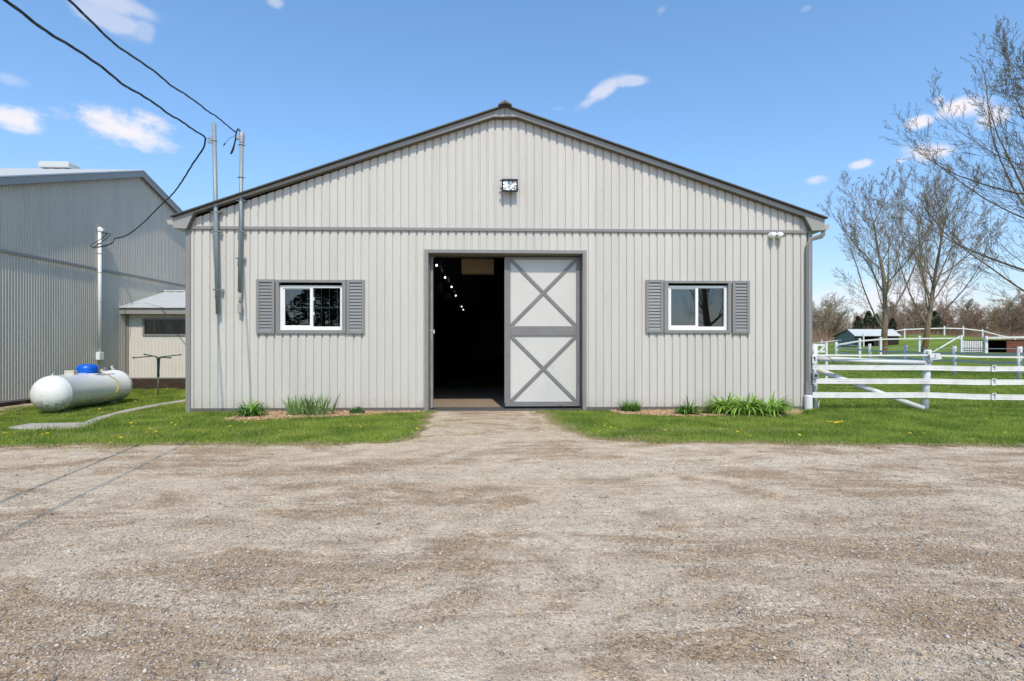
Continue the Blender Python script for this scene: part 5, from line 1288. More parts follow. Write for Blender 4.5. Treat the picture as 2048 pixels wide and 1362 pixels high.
plant(1376, 830, 'iris', 'small dark plant with one broad upright leaf in the middle of the right bed', 'plant', [lilyspec(80, .10, .26, M['leaf_dark']), lowleaf(60, .11, .28, M['leaf_dark']), ('leaf_fan', 6, .05, (.28, .40), (.03, .045), (1.1, 1.5), (0, .3), M['leaf_iris'], .03)])
plant(1412, 829, 'seedling', 'low dark seedling patch left of the large daylily clumps', 'plant', [('foliage', 120, .12, (.05, .10), (.012, .02), (.5, 1.5), (.5, 1.5), M['leaf_dark'], 0)])
for k, (px, py, n, L_, r, lab) in enumerate([(1428, 828, 34, .30, .05, 'small thin daylily clump at the left end of the large bright group'), (1452, 829, 110, .42, .12, 'bright green arching daylily clump, left of the three big ones'),
                                    (1492, 832, 130, .44, .13, 'bright green arching daylily clump, middle of the three big ones'), (1540, 831, 140, .42, .16, 'bright green arching daylily clump at the right end of the right bed')]):
    plant(px, py, 'daylily', lab, 'plant', [lilyspec(n, r, L_, M['leaf_bright'], 0), lilyspec(int(n * .5), r, L_ * .95, M['leaf_dark'], .03), lowleaf(int(n * .6), r * 1.1, L_, M['leaf_bright'])], 'bright daylilies in the right bed')

# dandelions
b = MB()
def dandelion_mesh():
    b = MB()
    for k in range(16):
        a = k * 2.399; 
        for rr, zz in ((.017, .002), (.011, .006)):
            c_, s_ = math.cos(a + rr * 60), math.sin(a + rr * 60)
            b.add([(0, 0, .004), (c_ * rr - s_ * .003, s_ * rr + c_ * .003, zz), (c_ * rr * 1.1, s_ * rr * 1.1, zz + .001), (c_ * rr + s_ * .003, s_ * rr - c_ * .003, zz)], [(0, 1, 2, 3)])
    b.lathe([(.006, .001), (.007, .007), (.0005, .009)], (0, 0, 0), 8)
    return b
mesh_d = dandelion_mesh()
proto = empty('dandelion', (0, 0, 0)); hd = mesh_d.build('flower_head', M['petal'], proto)
b = MB(); b.tube([(0, 0, -.06), (0.002, 0, 0)], .0022, 4); st = b.build('stem', M['leaf_bright'], proto)
spots = [(1655, 843), (1661, 844), (1666, 843), (1672, 845), (1678, 844), (1684, 843), (1720, 829), (1599, 870), (1580, 869), (1500, 872), (1972, 837), (2011, 865), (1946, 878), (1829, 863), (1848, 866), (1820, 866), (1706, 802), (1207, 848), (1212, 847), (1209, 851), (1196, 858), (1200, 862), (1222, 855), (1230, 856), (1190, 851),
         (1218, 870), (822, 861), (825, 864), (834, 857), (810, 848), (832, 838), (10, 866), (16, 869), (73, 867), (84, 868), (95, 867), (40, 896), (130, 897), (197, 841), (195, 850), (230, 847), (262, 846), (265, 852), (343, 846), (355, 843), (363, 838), (351, 850), (300, 857), (294, 865), (305, 866), (312, 864), (325, 868), (337, 866), (242, 875), (272, 874),
         (220, 885), (338, 886), (180, 827), (205, 825), (167, 817), (199, 818), (232, 819), (493, 842), (490, 845), (514, 849), (526, 847), (460, 853), (625, 838), (700, 853), (722, 854), (415, 843), (1475, 864), (1770, 785), (1940, 778), (1990, 780), (2004, 782), (2008, 779), (2010, 786), (1999, 784), (2030, 779), (1818, 752), (1760, 765), (345, 790), (350, 796), (271, 802), (1385, 853), (1440, 858), (1330, 860), (395, 860), (560, 862)]
dnear = 'yellow dandelion flower in the lawn, among the short grass'
for k, (px, py) in enumerate(spots):
    p = onG(px, py, .05); d = proto if k == 0 else copy_tree(proto)
    d.location = p; sc = random.uniform(.8, 1.35) * (1.25 if 1650 < px < 1690 else 1); d.scale = (sc, sc, 1); d.rotation_euler = (random.uniform(-.3, .1), random.uniform(-.3, .3), random.uniform(0, 6.28))
    clus = 1650 < px < 1690
    tag(d, 'bright yellow dandelion in the tight cluster on the lawn right of the barn corner' if clus else dnear, 'dandelion', 'dandelion cluster right of the barn' if clus else 'dandelions scattered in the lawn')

# ================================================================== NEAR PADDOCK FENCE
pB = onG(1849, 819); pBt = at(1855.5, 700, pB.y / ray(1850, 700)[1])
YFn = pB.y
nf = empty('paddock_fence', (pB.x, pB.y, 0), label='near white paddock fence with three broad vinyl rails beside the barn', cat='fence')
b = MB(); b.tube([Vector((pB.x - .0, pB.y, -.1)), pB.lerp(pBt, .5), pBt], [.072, .070, .066], 16); b.tube([pBt, pBt + Vector((0, 0, .006))], .064, 16); b.build('post', M['postw'], nf, smooth=True)
YP = pB.y - .35
pA = onY(1628.5, 818, YP + .5); 
b = MB(); zt = onY(1628, 688, YP + .5).z; b.tube([(pA.x, pA.y, -.1), (pA.x, pA.y, zt)], .06, 14); b.build('post', M['postw'], nf, smooth=True)
b = MB(); b.tube([(pA.x - .045, pA.y - .09, -.05), (pA.x - .045, pA.y - .09, onY(1626, 700, pA.y).z)], .03, 10); b.build('post', M['postw'], nf, smooth=True)
xR = 16.0; pC = onG(2270, 826); 
b = MB(); b.tube([(pC.x, pB.y, -.1), (pC.x, pB.y, 1.2)], .07, 14); b.build('post', M['postw'], nf, smooth=True)
yr = pB.y - .095
def railpts(pyl, pym, pyr):
    a = onY(1625, pyl, yr); m_ = onY(1853, pym, yr); c = onY(2048, pyr, yr); e = c + (c - m_) * .9
    return [a, a.lerp(m_, .5) + Vector((0, 0, -.004)), m_, m_.lerp(c, .5) + Vector((0, 0, -.012)), c, e]
for (l0, m0, r0, wpx) in ((734.5, 735.5, 737.5, 10.5), (762, 762.5, 764.5, 11), (790, 790, 795, 11.5)):
    b = MB(); pts = railpts(l0, m0, r0); ht = wpx / FPX * yr
    for a, c in zip(pts[:-1], pts[1:]):
        b.bar(a, c, .006, ht, mi=0)
        for s in (-.42, 0, .42): b.bar(a + Vector((0, -.004, ht * s)), c + Vector((0, -.004, ht * s)), .006, ht * .07)
    b.build('rail', M['rail'], nf)
    # tensioner buckle
    q = onY(1987, (m0 + r0) / 2 + .3, yr - .02); b = MB(); hb = ht * .62
    b.box(q.x - .045, q.x + .045, q.y - .02, q.y + .01, q.z + hb - .012, q.z + hb); b.box(q.x - .04, q.x + .04, q.y - .02, q.y + .01, q.z - hb, q.z - hb + .012)
    b.box(q.x - .045, q.x - .032, q.y - .018, q.y + .008, q.z - hb, q.z + hb); b.box(q.x + .028, q.x + .04, q.y - .018, q.y + .008, q.z - hb, q.z + hb)
    b.build('rail_buckle', M['rail'], nf)
b = MB(); pts = railpts(710.3, 710.3, 714.5)
for a, c in zip(pts[:-1], pts[1:]): b.bar(a, c, .005, .030)
b.build('electric_tape', M['rail'], nf)
ya_ = pB.y
b = MB()
a = onY(1632, 717, ya_ + .05); c = onY(1850, 725, ya_); mm = onY(1740, 722, ya_)
b.tube([a, mm, c], [.052, .050, .045], 12); b.build('brace_log', M['logw'], nf, smooth=True)
b = MB(); a = onY(1630, 737, ya_ + .12); mm = onY(1720, 772, ya_ + .02); c = onY(1846, 816, ya_ - .07); c.z = .03
b.tube([a, mm, c], [.055, .055, .052], 12); b.build('brace_log', M['logw'], nf, smooth=True)
# insulator on the post
b = MB(); q = onY(1857, 722, pB.y - .08); b.tube([q, q + Vector((.04, -.05, -.01))], .02, 8); q2 = onY(1856, 708, pB.y - .08); b.build('insulator', M['beige'], nf)
b = MB(); b.box(q2.x - .02, q2.x + .03, q2.y - .02, q2.y + .02, q2.z - .05, q2.z + .06); b.build('insulator', M['beige'], nf, bevel=.004)
# energizer wire loops
b = MB(); W = lambda px, py, d=0: onY(px, py, yr + .03 + d)
b.tube(catmull([W(1632, 713), W(1650, 712), W(1660, 716), W(1668, 725), W(1670, 735), W(1671, 745), W(1668, 755)], 6), .004, 5)
b.tube(catmull([W(1634, 772), W(1650, 774), W(1675, 776), W(1710, 777), W(1750, 778)], 5), .004, 5); b.tube(catmull([W(1650, 774), W(1658, 769), W(1664, 763)], 4), .004, 5)
tag(b.build('fence_wire', M['black'], smooth=True), 'thin black wires hanging behind the near fence rails by the barn', 'wire')
# plate with a small black emblem on the left post + electric box
q0, q1 = onY(1624.5, 711, yr - .01), onY(1633.5, 727, yr - .01)
t_ = empty('sign_plate', ((q0.x + q1.x) / 2, q0.y, q1.z), label='small white plate with a black horse mark on the fence post beside the barn', cat='sign')
b = MB(); b.box(q0.x, q1.x, q0.y - .006, q0.y + .02, q1.z, q0.z); b.build('plate', M['signw'], t_, bevel=.002)
b = MB(); cx_, cz_ = (q0.x + q1.x) / 2, (q0.z + q1.z) / 2 + .01; y_ = q0.y - .010
hp_ = [(-.022, .045), (-.008, .052), (.004, .04), (.016, .03), (.018, .012), (.010, -.004), (.016, -.03), (.012, -.05), (.006, -.028), (-.002, -.012), (-.012, -.045), (-.018, -.04), (-.010, -.008), (-.016, .012), (-.026, .03)]
b.prism([(cx_ + u, cz_ + v) for u, v in hp_], y_ - .001, y_ + .001); b.build('emblem', M['ink'], t_)
q0, q1 = onY(1624.5, 745.5, yr - .05), onY(1636, 757.5, yr - .05)
t_ = empty('junction_box', ((q0.x + q1.x) / 2, q0.y, q1.z), label='small grey electrical box on the fence post beside the barn', cat='junction box')
b = MB(); b.box(q0.x, q1.x, q0.y - .03, q0.y + .05, q1.z, q0.z); b.build('box', M['galv'], t_, bevel=.01)
b = MB(); b.box(q0.x + .03, q1.x - .035, q0.y - .038, q0.y - .031, q1.z + .04, q0.z - .035); b.build('cover', M['black'], t_, bevel=.003)
# short white marker in the grass
p = onG(1637.5, 818); b = MB(); b.tube([p, p + Vector((-.005, 0, .09)), p + Vector((.02, 0, .17))], [.012, .01, .004], 6); tag(b.build('marker_stub', M['whitepipe']), 'short bent white stub poking from the grass by the fence post', 'marker')
# electric fence sign
ys_ = YFn - .13
c0, c1, c2, c3 = onY(1858.5, 706.5, ys_), onY(1880, 706.5, ys_), onY(1884, 718.2, ys_), onY(1861.5, 720, ys_)
t_ = empty('warning_sign', (c0.x, c0.y, c3.z), label='tilted white electric fence warning sign wired to the near fence post', cat='sign')
b = MB(); vs = [c0, c1, c2, c3]; b.add([tuple(v + Vector((0, -.002, 0))) for v in vs] + [tuple(v + Vector((0, .002, 0))) for v in vs], [(3, 2, 1, 0), (4, 5, 6, 7), (0, 1, 5, 4), (1, 2, 6, 5), (2, 3, 7, 6), (3, 0, 4, 7)]); b.build('plate', M['signw'], t_)
ctr = (c0 + c1 + c2 + c3) / 4; xd = ((c1 - c0) + (c2 - c3)).normalized(); up_ = ((c0 - c3) + (c1 - c2)).normalized()
rot = Matrix((xd, up_, Vector((0, -1, 0)))).transposed()
text_mesh('ELECTRIC FENCE', .030, M['ink'], ctr + Vector((0, -.004, 0)) - up_ * .028, rot, t_, sx=.82)
b = MB(); bp_ = [(-.03, -.022), (.0, .004), (-.012, .008), (.022, .045), (.03, .045), (.008, .012), (.018, .010), (-.012, -.022)]
def sg(u, v): q = ctr + xd * u * .8 + up_ * (v * .8 + .015); return (q.x, q.z)
b.prism([sg(u, v) for u, v in bp_], ctr.y - .005, ctr.y - .0035); b.build('emblem', M['ink'], t_)

# ================================================================== FARTHER FENCES
def fence(name, label, posts, top, rails, prad, mat_post, mat_rail, ext=None, square=False, w_rail=.03):
    """posts: (px, py_base); rails: list of (height, rail height, kind)"""
    g = [onG(px, py) for px, py in posts]
    return g
# second fence (round posts)
posts2 = [onG(2330, 775), onG(2037, 760), onG(1908, 750.5), onG(1810, 741), onG(1740, 733.5), onG(1672, 725)]
f2 = empty('post_and_rail_fence', posts2[1], label='second fence of round grey white posts with sagging ribbon rails behind the near fence', cat='fence')
for k, p in enumerate(posts2):
    hgt = [1.25, 1.26, 1.28, 1.34, 1.36, 1.3][k]; b = MB(); b.tube([p + Vector((0, 0, -.1)), p + Vector((random.uniform(-.02, .05), 0, hgt))], [.085, .08], 12); b.build('post', mat('greyed_white_post', (.60, .59, .56), .7, var=.15, vscale=8, bump=.2) if k == 0 else bpy.data.materials['greyed_white_post'], f2, smooth=True)
for hz_, rh in ((.98, .11), (.66, .11), (.34, .11)):
    b = MB()
    for a, c in zip(posts2[:-1], posts2[1:]):
        n = 4
        for j in range(n):
            t0, t1 = j / n, (j + 1) / n; sg_ = lambda t: -.05 * math.sin(math.pi * t)
            b.bar(a.lerp(c, t0) + Vector((0, -.09, hz_ + sg_(t0))), a.lerp(c, t1) + Vector((0, -.09, hz_ + sg_(t1))), .008, rh)
    b.build('rail', mat('grey_ribbon_rail', (.50, .49, .46), .6, var=.08) if hz_ == .98 else bpy.data.materials['grey_ribbon_rail'], f2)
b = MB()
for a, c in zip(posts2[:-1], posts2[1:]): b.tube([a + Vector((0, -.1, 1.17)), c + Vector((0, -.1, 1.17))], .012, 5)
b.build('wire', M['rail'], f2)
# third fence (square posts at the foot of the hill)
def PH(px, py, D): r = ray(px, py); q = at(px, py, D); q.z = float(h(q.x, q.y)); return q
f3pts = [PH(1630, 700, 34), PH(1672.5, 700, 36), PH(1719, 700, 38), PH(1761, 700, 39.5), PH(1838, 700, 41.5), PH(1922, 700, 41)]
f3 = empty('board_fence', f3pts[3], label='third white fence with one peeling top board at the foot of the hill', cat='fence')
tops = [690, 686.5, 676.5, 674, 671.5, 670.3]
tz = []
for p, ty, px in zip(f3pts, tops, (1630, 1672.5, 1719, 1761, 1838, 1922)):
    D = p.x * SA + p.y * CA; z = CAM_H + (CY - ty) * D / FPX; tz.append(z); b = MB(); b.box(p.x - .07, p.x + .07, p.y - .07, p.y + .07, p.z - .1, z); b.build('post', M['postw'], f3)
b = MB(); bl_ = [(1672.5, 690), (1719, 682), (1761, 678.5), (1838, 677), (1922, 676.5)]
pr_ = [at(px, py, (p.x * SA + p.y * CA) - .1) for (px, py), p in zip(bl_, f3pts[1:])]
for a, c in zip(pr_[:-1], pr_[1:]): b.bar(a, c, .04, .10)
b.build('rail', M['logw'], f3)
b = MB(); a = at(1920, 672.5, 40.7); c = at(1858, 702, 39.5); c.z = float(h(c.x, c.y)) + .05; b.tube([a, c], .05, 8); b.build('brace', M['postw'], f3, smooth=True)
# gate and the rail beyond it
pg1 = PH(1971, 700, 41)
f4 = empty('board_fence', pg1, label='white fence with one broad board before the red brown bin', cat='fence')
D = 41; b = MB(); b.box(pg1.x - .1, pg1.x + .1, pg1.y - .1, pg1.y + .1, pg1.z - .1, CAM_H + (CY - 672) * D / FPX); b.build('post', M['postw'], f4)
b = MB(); b.bar(at(1972, 675.8, 40.8), at(2120, 673, 39), .04, .14); b.build('rail', M['rail'], f4)
b = MB(); pe = PH(2121, 700, 39); b.box(pe.x - .1, pe.x + .1, pe.y - .1, pe.y + .1, pe.z - .1, CAM_H + (CY - 670) * 39 / FPX); b.build('post', M['postw'], f4)
gt = empty('gate', PH(1946, 704, 41), label='white boarded gate with thin dark upright bars between two fence posts', cat='gate')
ga, gb_ = PH(1925.5, 704, 41), PH(1967, 703, 41)
ztop_ = CAM_H + (CY - 681.5) * 41 / FPX; zbt_ = CAM_H + (CY - 704) * 41 / FPX
b = MB(); b.box(ga.x, gb_.x, ga.y + .02, ga.y + .06, zbt_, ztop_); b.build('board', M['logw'], gt)
b = MB()
for k in range(10): x = ga.x + (gb_.x - ga.x) * k / 9; b.tube([(x, ga.y, zbt_), (x, ga.y, ztop_ + .03)], .012, 5)
for z in (zbt_ + .12, zbt_ + .3): b.tube([(ga.x, ga.y, z), (gb_.x, ga.y, z)], .012, 5)
b.build('bars', M['blackmetal'], gt)
# red brown boarded wall / bin
wl = PH(1968, 703, 42.5); 
rb = empty('boarded_bin', wl, label='low red brown boarded bin with a dark open end behind the far gate', cat='bin')
D = 42.5; zt_ = CAM_H + (CY - 681) * D / FPX; x0 = at(1969, 690, D).x; x1 = at(2012, 690, D).x; x2 = at(2110, 690, D).x; y_ = at(2012, 690, D).y; zg = .75
b = MB(); b.box(x1, x2, y_ - .05, y_, zg, zt_ - .02)
for k in range(4): b.box(x1 + .001, x2 - .001, y_ - .065, y_ - .051, zg + .03 + k * (zt_ - zg) / 4.2, zg - .02 + (k + 1) * (zt_ - zg) / 4.2)
b.build('front_boards', M['redboard'], rb)
b = MB(); b.box(x0, x2, y_ + 1.6, y_ + 1.65, zg, zt_); b.box(x0, x0 + .05, y_, y_ + 1.6, zg, zt_); b.build('inner_boards', M['shadeboard'], rb)  # near-black colour paints the shade inside the open end
b = MB(); b.box(x0 - .05, x2, y_ - .1, y_ + 1.8, zt_, zt_ + .05); b.box(x0, x0 + .06, y_ - .06, y_ + 1.6, zg, zt_ - .002); b.build('cover', M['shadeboard'], rb)
# small white gate cluster next to the barn
Dg = 19
sg0 = PH(1626, 715, Dg)
gk = empty('gate', sg0, label='small white ranch gate with diagonal brace partly hidden behind the barn corner', cat='gate')
def pg_(px, py): return at(px, py, Dg)
b = MB(); a = pg_(1629, 700); b.box(a.x - .09, a.x + .09, a.y - .05, a.y + .05, 0, pg_(1629, 688).z); b.build('post', M['postw'], gk)
b = MB(); a = pg_(1652, 700); b.box(a.x - .04, a.x + .04, a.y - .04, a.y + .04, 0, pg_(1652, 685).z); b.build('post', M['postw'], gk)
b = MB()
for py in (690, 703): b.bar(pg_(1632, py), pg_(1652, py), .03, .07)
b.bar(pg_(1638, 704), pg_(1650, 692), .03, .06); b.build('rail', M['rail'], gk)
# hill fence
hill = [(1618, 80, 687.5), (1643, 78, 684.5), (1684.5, 76, 680), (1727, 73, 671.5), (1809, 80, 659), (1850, 81.5, 657.3), (1888.5, 82, 656.3), (1926.5, 82, 657.2), (1965, 82, 662), (1999, 84, 671), (2030, 90, 676)]
f5 = empty('hill_fence', PH(1888, 670, 82), label='far white single rail fence curving over the grassy hill', cat='fence')
pr_ = []
for k, (px, D, pyr) in enumerate(hill):
    g = PH(px, 670, D); tp_ = at(px, pyr, D)
    pr_.append(tp_)
    up_ = [.2, .35, .35, .35, .15, .0, .35, .35, .28, .1, .1][k]
    if k == 5: continue
    b = MB(); b.box(g.x - .07, g.x + .07, g.y - .07, g.y + .07, g.z - .2, tp_.z + up_); b.build('post', M['rail'], f5)
b = MB()
for a, c in zip(pr_[:-1], pr_[1:]): b.bar(a + Vector((0, -.1, 0)), c + Vector((0, -.1, 0)), .05, .14)
b.build('rail', M['rail'], f5)
# far shed
Dn = 73; e0, e1 = at(1709.5, 671, Dn), at(1805, 671.5, Dn); e1.y = e0.y; e1.z = e0.z; a0 = onY(1700, 658.3, e0.y + 1.5); a0.x = e0.x; a1 = a0.copy(); a1.x = e1.x
gzs = float(h(e0.x, e0.y)) - .15
fs = empty('run_in_shed', (e0.x + 3, e0.y + 2, gzs), label='small far grey shed with bright white metal roof below the hill', cat='shed')
xa_ = e0.x + .15; xb_ = e1.x - .2; yn = e0.y + .2; yr_ = a0.y; yf = e0.y + 4.6; zf = onY(1673, 673, yf).z
b = MB(); b.add([(xa_, yn, gzs), (xa_, yn, e0.z - .02), (xa_, yr_, a0.z - .03), (xa_, yf, zf), (xa_, yf, gzs)], [(0, 1, 2, 3, 4)]); b.add([(xb_, yn, gzs), (xb_, yn, e0.z - .02), (xb_, yr_, a0.z - .03), (xb_, yf, zf), (xb_, yf, gzs)], [(4, 3, 2, 1, 0)])
b.box(xa_, xb_, yf - .05, yf, gzs, zf); b.build('wall', M['greyshed'], fs)
b = MB(); b.box(xa_ + 2.6, xb_, yn, yn + .06, gzs, e0.z - .03); b.box(xa_ + .01, xa_ + .35, yn, yn + .06, gzs, e0.z - .03); b.build('front_wall', M['shadeboard'], fs)  # shadow under the roof is put into the board colour
b = MB(); b.add([tuple(e0), tuple(e1), (a1.x, a1.y, a1.z), tuple(a0), (e0.x, e0.y, e0.z - .08), (e1.x, e1.y, e1.z - .08), (a1.x, a1.y, a1.z - .08), (a0.x, a0.y, a0.z - .08)], [(0, 1, 2, 3), (4, 5, 1, 0), (5, 6, 2, 1), (7, 4, 0, 3)])
b.build('roof', M['whiteroof'], fs)
b = MB(); b.add([tuple(a0), tuple(a1), (a1.x, yf + .3, zf - .05), (a0.x - .2, yf + .3, zf - .05), (a0.x, a0.y, a0.z - .06), (a0.x - .2, yf + .3, zf - .12)], [(0, 1, 2, 3), (4, 0, 3, 5)]); b.build('back_roof', M['roofdark'], fs)

# ================================================================== TREES
class Tree:
    def __init__(s, seed): s.r = random.Random(seed); s.tr = MB(); s.tw = []; s.twf = 0; s.V = []; s.F = []; s.B = []; s.n = 0
    def grow(s, p, d, L_, rad, lev, P):
        r = s.r; maxl = P['lev']; seg = P['seg'][lev]; pts = [p]; rads = [rad]; dirs = [d]
        for k in range(seg):
            t = (k + 1) / seg
            d = (d + Vector((r.gauss(0, 1), r.gauss(0, 1), r.gauss(0, 1))) * P['wig'][lev] + Vector((0, 0, P['up'][lev]))).normalized()
            p = p + d * (L_ / seg); pts.append(p); rads.append(max(P['rmin'], rad * (1 - t * P['tap'][lev]))); dirs.append(d)
        sides = [9, 6, 5, 3, 3, 3][lev]
        if lev < P['solid']: s.tr.tube(pts, rads, sides, cap=False)
        else:
            for a in range(len(pts) - 1): s.tw.append((pts[a], pts[a + 1], rads[a], rads[a + 1]))
        if lev >= maxl:
            if P['bud']: 
                for q in range(P['bud']): 
                    k = r.randrange(1, len(pts)); s.B.append(pts[k] + Vector((r.gauss(0, .02), r.gauss(0, .02), r.gauss(0, .02))))
            return
        nb = P['nb'][lev]
        for q in range(nb):
            t = P['from'][lev] + (1 - P['from'][lev]) * (q + r.random() * .8) / nb; t = min(.98, t)
            f = t * seg; k = min(seg - 1, int(f)); pp = pts[k].lerp(pts[k + 1], f - k); dd = dirs[k + 1]
            ang = r.uniform(*P['ang'][lev]); az = r.uniform(0, 6.283)
            if lev == 0: az = q * 2.399 + r.uniform(-.4, .4)
            u = dd.cross(Vector((.3, .2, 1))).normalized(); v = dd.cross(u)
            nd = (dd * math.cos(ang) + (u * math.cos(az) + v * math.sin(az)) * math.sin(ang)).normalized()
            rr = rads[k] * r.uniform(*P['rr'])
            LL = L_ * P['lr'][lev] * r.uniform(.7, 1.15) * (1 - P['shr'] * t)
            s.grow(pp, nd, LL, rr, lev + 1, P)
    def twigs(s, scale=1.0):
        if not s.tw: return np.zeros((0, 3)), np.zeros((0, 4), int)
        A = np.array([a[:] for a, _, _, _ in s.tw]); B = np.array([b_[:] for _, b_, _, _ in s.tw]); ra = np.array([x[2] for x in s.tw]) * scale; rb_ = np.array([x[3] for x in s.tw]) * scale
        d = B - A; d /= np.linalg.norm(d, axis=1, keepdims=True) + 1e-9; ref = np.where(np.abs(d[:, :1]) < .8, np.array([[1., 0, 0]]), np.array([[0, 1., 0]]))
        u = np.cross(d, ref); u /= np.linalg.norm(u, axis=1, keepdims=True); v = np.cross(d, u); VV = []
        for (c, rr) in ((A, ra), (B, rb_)):
            for k in range(3):
                a = 2.094 * k; VV.append(c + (u * math.cos(a) + v * math.sin(a)) * rr[:, None])
        V = np.stack(VV, 1).reshape(-1, 3); n = len(A); f = np.array([(0, 1, 4, 3), (1, 2, 5, 4), (2, 0, 3, 5)]); F = (f[None] + 6 * np.arange(n)[:, None, None]).reshape(-1, 4)
        return V, F
def buds_mesh(B, s0, s1, seed):
    r = np.random.default_rng(seed); n = len(B); B = np.array([b_[:] for b_ in B]); s = r.uniform(s0, s1, n)
    o = r.normal(0, 1, (n, 3, 3)); o /= np.linalg.norm(o, axis=2, keepdims=True); V = (B[:, None] + o * s[:, None, None]).reshape(-1, 3)
    return V, np.arange(3 * n).reshape(-1, 3)
def make_tree(name, label, seed, H, P, mt, mtw, mb, budsize, loc, rz=0, group=None, trunk_r=.22, trunkH=2.4, lead=None, cat='tree', mtrunk=None):
    T = Tree(seed); root = empty(name, loc, rz, label=label, cat=cat, group=group)
    T.grow(Vector((0, 0, 0)), Vector((0, 0, 1)), P['L0'], trunk_r, 0, P)
    # flare
    T.tr.tube([(0, 0, -.2), (0, 0, .15), (0, 0, .5)], [trunk_r * 1.35, trunk_r * 1.15, trunk_r * 1.0], 9, cap=False)
    me = T.tr; o = me.build('trunk', mtrunk or mt, None, smooth=True); o.parent = root
    V, F = T.twigs(); o2 = npmesh('branches', V, F, mtw, root)
    if T.B: V, F = buds_mesh(T.B, *budsize, seed); npmesh('buds', V, F, mb, root)
    return root
# vase shaped bare maples
PA = dict(L0=9.8, lev=4, seg=[8, 7, 5, 4, 2], wig=[.05, .07, .10, .13, .16], up=[.05, .11, .09, .06, .03], tap=[.82, .85, .85, .7, .5], nb=[15, 13, 7, 5], **{'from': [.16, .10, .10, .1]}, ang=[(.45, 1.15), (.3, .7), (.3, .8), (.3, .9)], rr=(.26, .44), lr=[.88, .42, .45, .5], shr=.45, rmin=.008, solid=2, bud=2)
make_tree('maple_tree', 'bare grey budding tree with forked trunk, nearer the barn of the two paddock trees', 11, 14, PA, M['bark'], M['twig'], M['bud_red'], (.018, .034), PH(1769, 705, 40), 1.0, trunk_r=.23, mtrunk=M['bark'])
PB = dict(PA); PB.update(L0=10.5, nb=[20, 13, 7, 5], up=[.05, .15, .10, .06, .03]); PB['ang'] = [(.35, 1.1), (.3, .7), (.3, .7), (.3, .8)]
make_tree('maple_tree', 'bare upright budding tree in the paddock, right of the forked one', 23, 14, PB, M['bark'], M['twig'], M['bud_red'], (.018, .034), PH(1849, 702, 42), .4, trunk_r=.22)
PC = dict(PA); PC.update(L0=11.6, lev=4, nb=[36, 15, 6, 4], up=[.05, .12, .09, .05, .02], wig=[.05, .06, .08, .1, .12], lr=[.82, .40, .42, .5], rmin=.006, bud=2, shr=.52, rr=(.2, .36)); PC['ang'] = [(.6, 1.5), (.3, .7), (.3, .7), (.3, .8)]; PC['from'] = [.2, .1, .1, .1]
make_tree('budding_tree', 'large spreading bare tree with greenish buds filling the right edge', 37, 14, PC, M['twig_dark'], M['twig_dark'], M['bud'], (.014, .028), (23.2, 21.5, 0), .8, trunk_r=.25)
# far bare trees and brush: three kinds, copied
def far_tree(seed, H, P, mtw, name, label):
    return make_tree(name, label, seed, H, P, mtw, mtw, None, None, (0, 0, 0), trunk_r=.20)
PF = dict(L0=8, lev=3, seg=[5, 4, 3, 2], wig=[.06, .12, .16, .2], up=[.04, .06, .04, .0], tap=[.8, .8, .6, .4], nb=[20, 12, 10], **{'from': [.06, .12, .1]}, ang=[(.4, 1.1), (.4, .9), (.4, 1.1)], rr=(.4, .6), lr=[.55, .5, .5], shr=.45, rmin=.013, solid=1, bud=0)
kinds = []
for s_, mt_, L0 in ((101, M['twig_red'], 8), (102, M['twig_tan'], 8.5), (103, M['twig'], 9), (104, M['twig_red'], 7)):
    P = dict(PF); P['L0'] = L0; kinds.append(far_tree(s_, 10, P, mt_, 'far_tree', ''))
desc = ['reddish brown bare tree', 'tan brown bare tree', 'grey brown bare tree', 'low rusty bare tree']
used = [0] * 4
random.seed(99)
fars = []
# (px, top py, D)
for k in range(80):
    px = 1510 + k * 9 + random.uniform(-7, 7); D = random.uniform(100, 128)
    top_ = 604 if px < 1680 else (632 if px < 1760 else (612 if px < 1840 else 608)); top_ += random.uniform(-12, 26)
    if 2000 < px: top_ -= 10
    fars.append((px, top_, D))
WH = [('behind the hill', 1), ('in the tree line', 2)]
for k, (px, ty, D) in enumerate(fars):
    kd = random.choices([0, 1, 2, 3], [4, 3, 2, 4])[0] if px > 1700 else random.choices([0, 1, 2], [3, 5, 3])[0]
    if used[kd] == 0: t_ = kinds[kd]
    else: t_ = copy_tree(kinds[kd])
    used[kd] += 1
    p = PH(px, 690, D); Ht = (CY - ty) * D / FPX + CAM_H - p.z; base = (8, 8.5, 9, 7)[kd] * 1.12
    sc = Ht / base; t_.location = p; t_.scale = (sc * 1.15, sc * 1.15, sc); t_.rotation_euler = (0, 0, random.uniform(0, 6.28))
    side = 'behind the hill fence at the right' if px > 1860 else ('beyond the two paddock trees' if px > 1740 else 'behind the far white roofed shed')
    tag(t_, desc[kd] + ' in the distant tree line, ' + side, 'tree', 'far tree line')
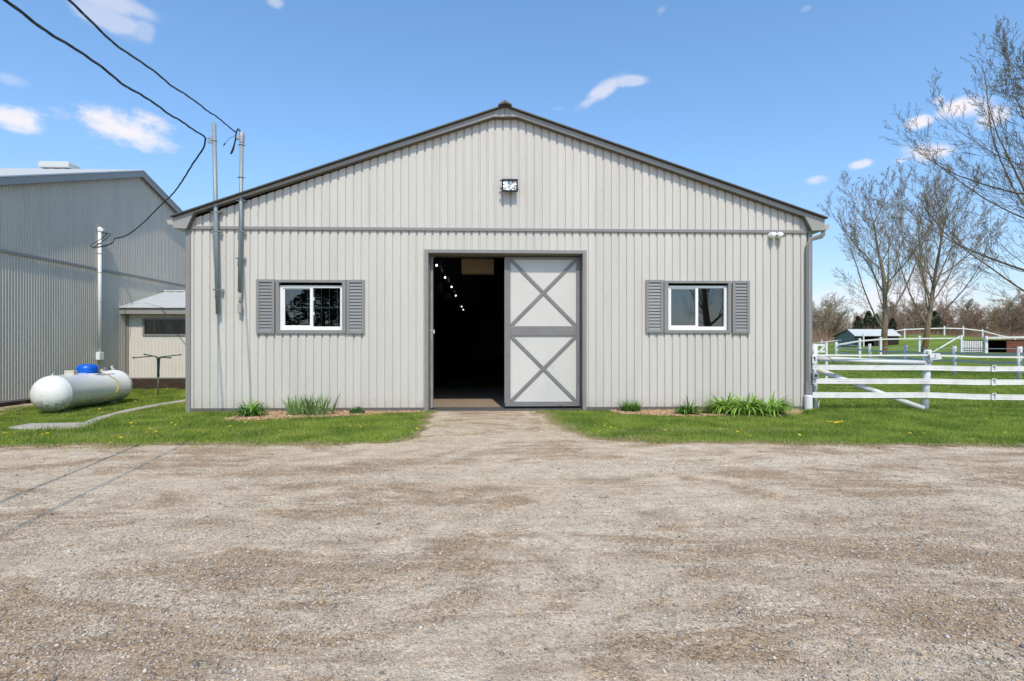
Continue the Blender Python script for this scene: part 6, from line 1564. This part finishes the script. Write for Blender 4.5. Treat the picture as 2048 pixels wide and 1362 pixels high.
# evergreens
def conifer(seed, H, Rb):
    r = np.random.default_rng(seed); n = 5200; t = r.random(n) ** .8; z = H * (.12 + .88 * t); rad = Rb * (1 - t) ** .8 * (.45 + .55 * r.random(n)) * (1 + .25 * np.sin(z * 3.1 + seed)) + .1
    a = r.random(n) * 6.283; rad *= 1 + .25 * np.sin(a * 3 + z); c = np.stack([rad * np.cos(a), rad * np.sin(a), z - rad * .25], -1); s = .10 + .22 * r.random(n)
    o = r.normal(0, 1, (n, 3, 3)); o /= np.linalg.norm(o, axis=2, keepdims=True); o[:, :, 2] *= .5
    V = (c[:, None] + o * s[:, None, None]).reshape(-1, 3); return V, np.arange(3 * n).reshape(-1, 3)
V_, F_ = conifer(5, 9, 2.6)
con = empty('pine_tree', (0, 0, 0)); npmesh('crown', V_, F_, M['needle'], con); b = MB(); b.tube([(0, 0, -.2), (0, 0, 7)], [.2, .05], 7); o = b.build('trunk', M['bark']); o.parent = con
for k, (px, ty, D, lab) in enumerate([(1716, 632, 96, 'leftmost dark evergreen above the white roofed far shed'), (1737, 622, 98, 'tall dark evergreen above the right half of the far shed roof'), (1752, 628, 99, 'dark evergreen just left of the nearer paddock tree trunk'), (1785, 636, 97, 'dark evergreen between the two paddock tree trunks'), (1869, 622, 100, 'dark evergreen right of the second paddock tree trunk')]):
    t_ = con if k == 0 else copy_tree(con); p = PH(px, 690, D); sc = ((CY - ty) * D / FPX + CAM_H - p.z) / 9; t_.location = p; t_.scale = (sc * 1.2, sc * 1.2, sc); t_.rotation_euler = (0, 0, k * 1.3)
    tag(t_, lab, 'tree', 'far evergreens')
# brushwood under the tree line
r = np.random.default_rng(8); n = 26000
pxs = r.uniform(1500, 2250, n); D_ = r.uniform(94, 112, n); t = (pxs - CX) / FPX; X = D_ * (SA + t * CA); Y = D_ * (CA - t * SA); Z = h(X, Y)
hgt = r.uniform(.5, 2.8, n) * (1 + .4 * np.sin(X * .6)); lx = r.normal(0, .35, n) * hgt; w_ = r.uniform(.015, .04, n)
V = np.stack([np.stack([X - w_, Y, Z - .1], -1), np.stack([X + w_, Y, Z - .1], -1), np.stack([X + lx, Y + r.normal(0, .2, n), Z + hgt], -1)], 1).reshape(-1, 3)
tag(npmesh('brushwood', V, np.arange(3 * n).reshape(-1, 3), M['twig_red']), 'low tangle of reddish brown brush under the distant tree line', 'brush', kind='stuff')

# ================================================================== what the windows mirror: pole and trees behind the camera
b = MB(); b.tube([(1.5, -17.5, -.2), (1.5, -17.5, 9)], [.16, .11], 10)
up = tag(b.build('utility_pole', M['pole'], smooth=True), 'wooden utility pole behind the camera carrying the power cables', 'utility pole')
PR = dict(PA); PR.update(L0=9, nb=[14, 8, 5, 3], rmin=.008)
make_tree('yard_tree', 'bare yard tree behind the camera mirrored in the right barn window', 61, 12, PR, M['bark'], M['twig_dark'], M['bud'], (.02, .04), (14.3, -14, 0), .3, trunk_r=.26)
for k, (x, y, s) in enumerate([(-15.8, -20, .45), (-12.9, -20, .95), (-11.2, -21, 1.0), (-18.5, -21, .5)]):
    t_ = copy_tree(con); t_.location = (x, y, 0); t_.scale = (s * 1.5, s * 1.5, s); t_.rotation_euler = (0, 0, k); tag(t_, 'dark evergreen in the yard behind the camera mirrored in the left window', 'tree', 'evergreens behind the camera')
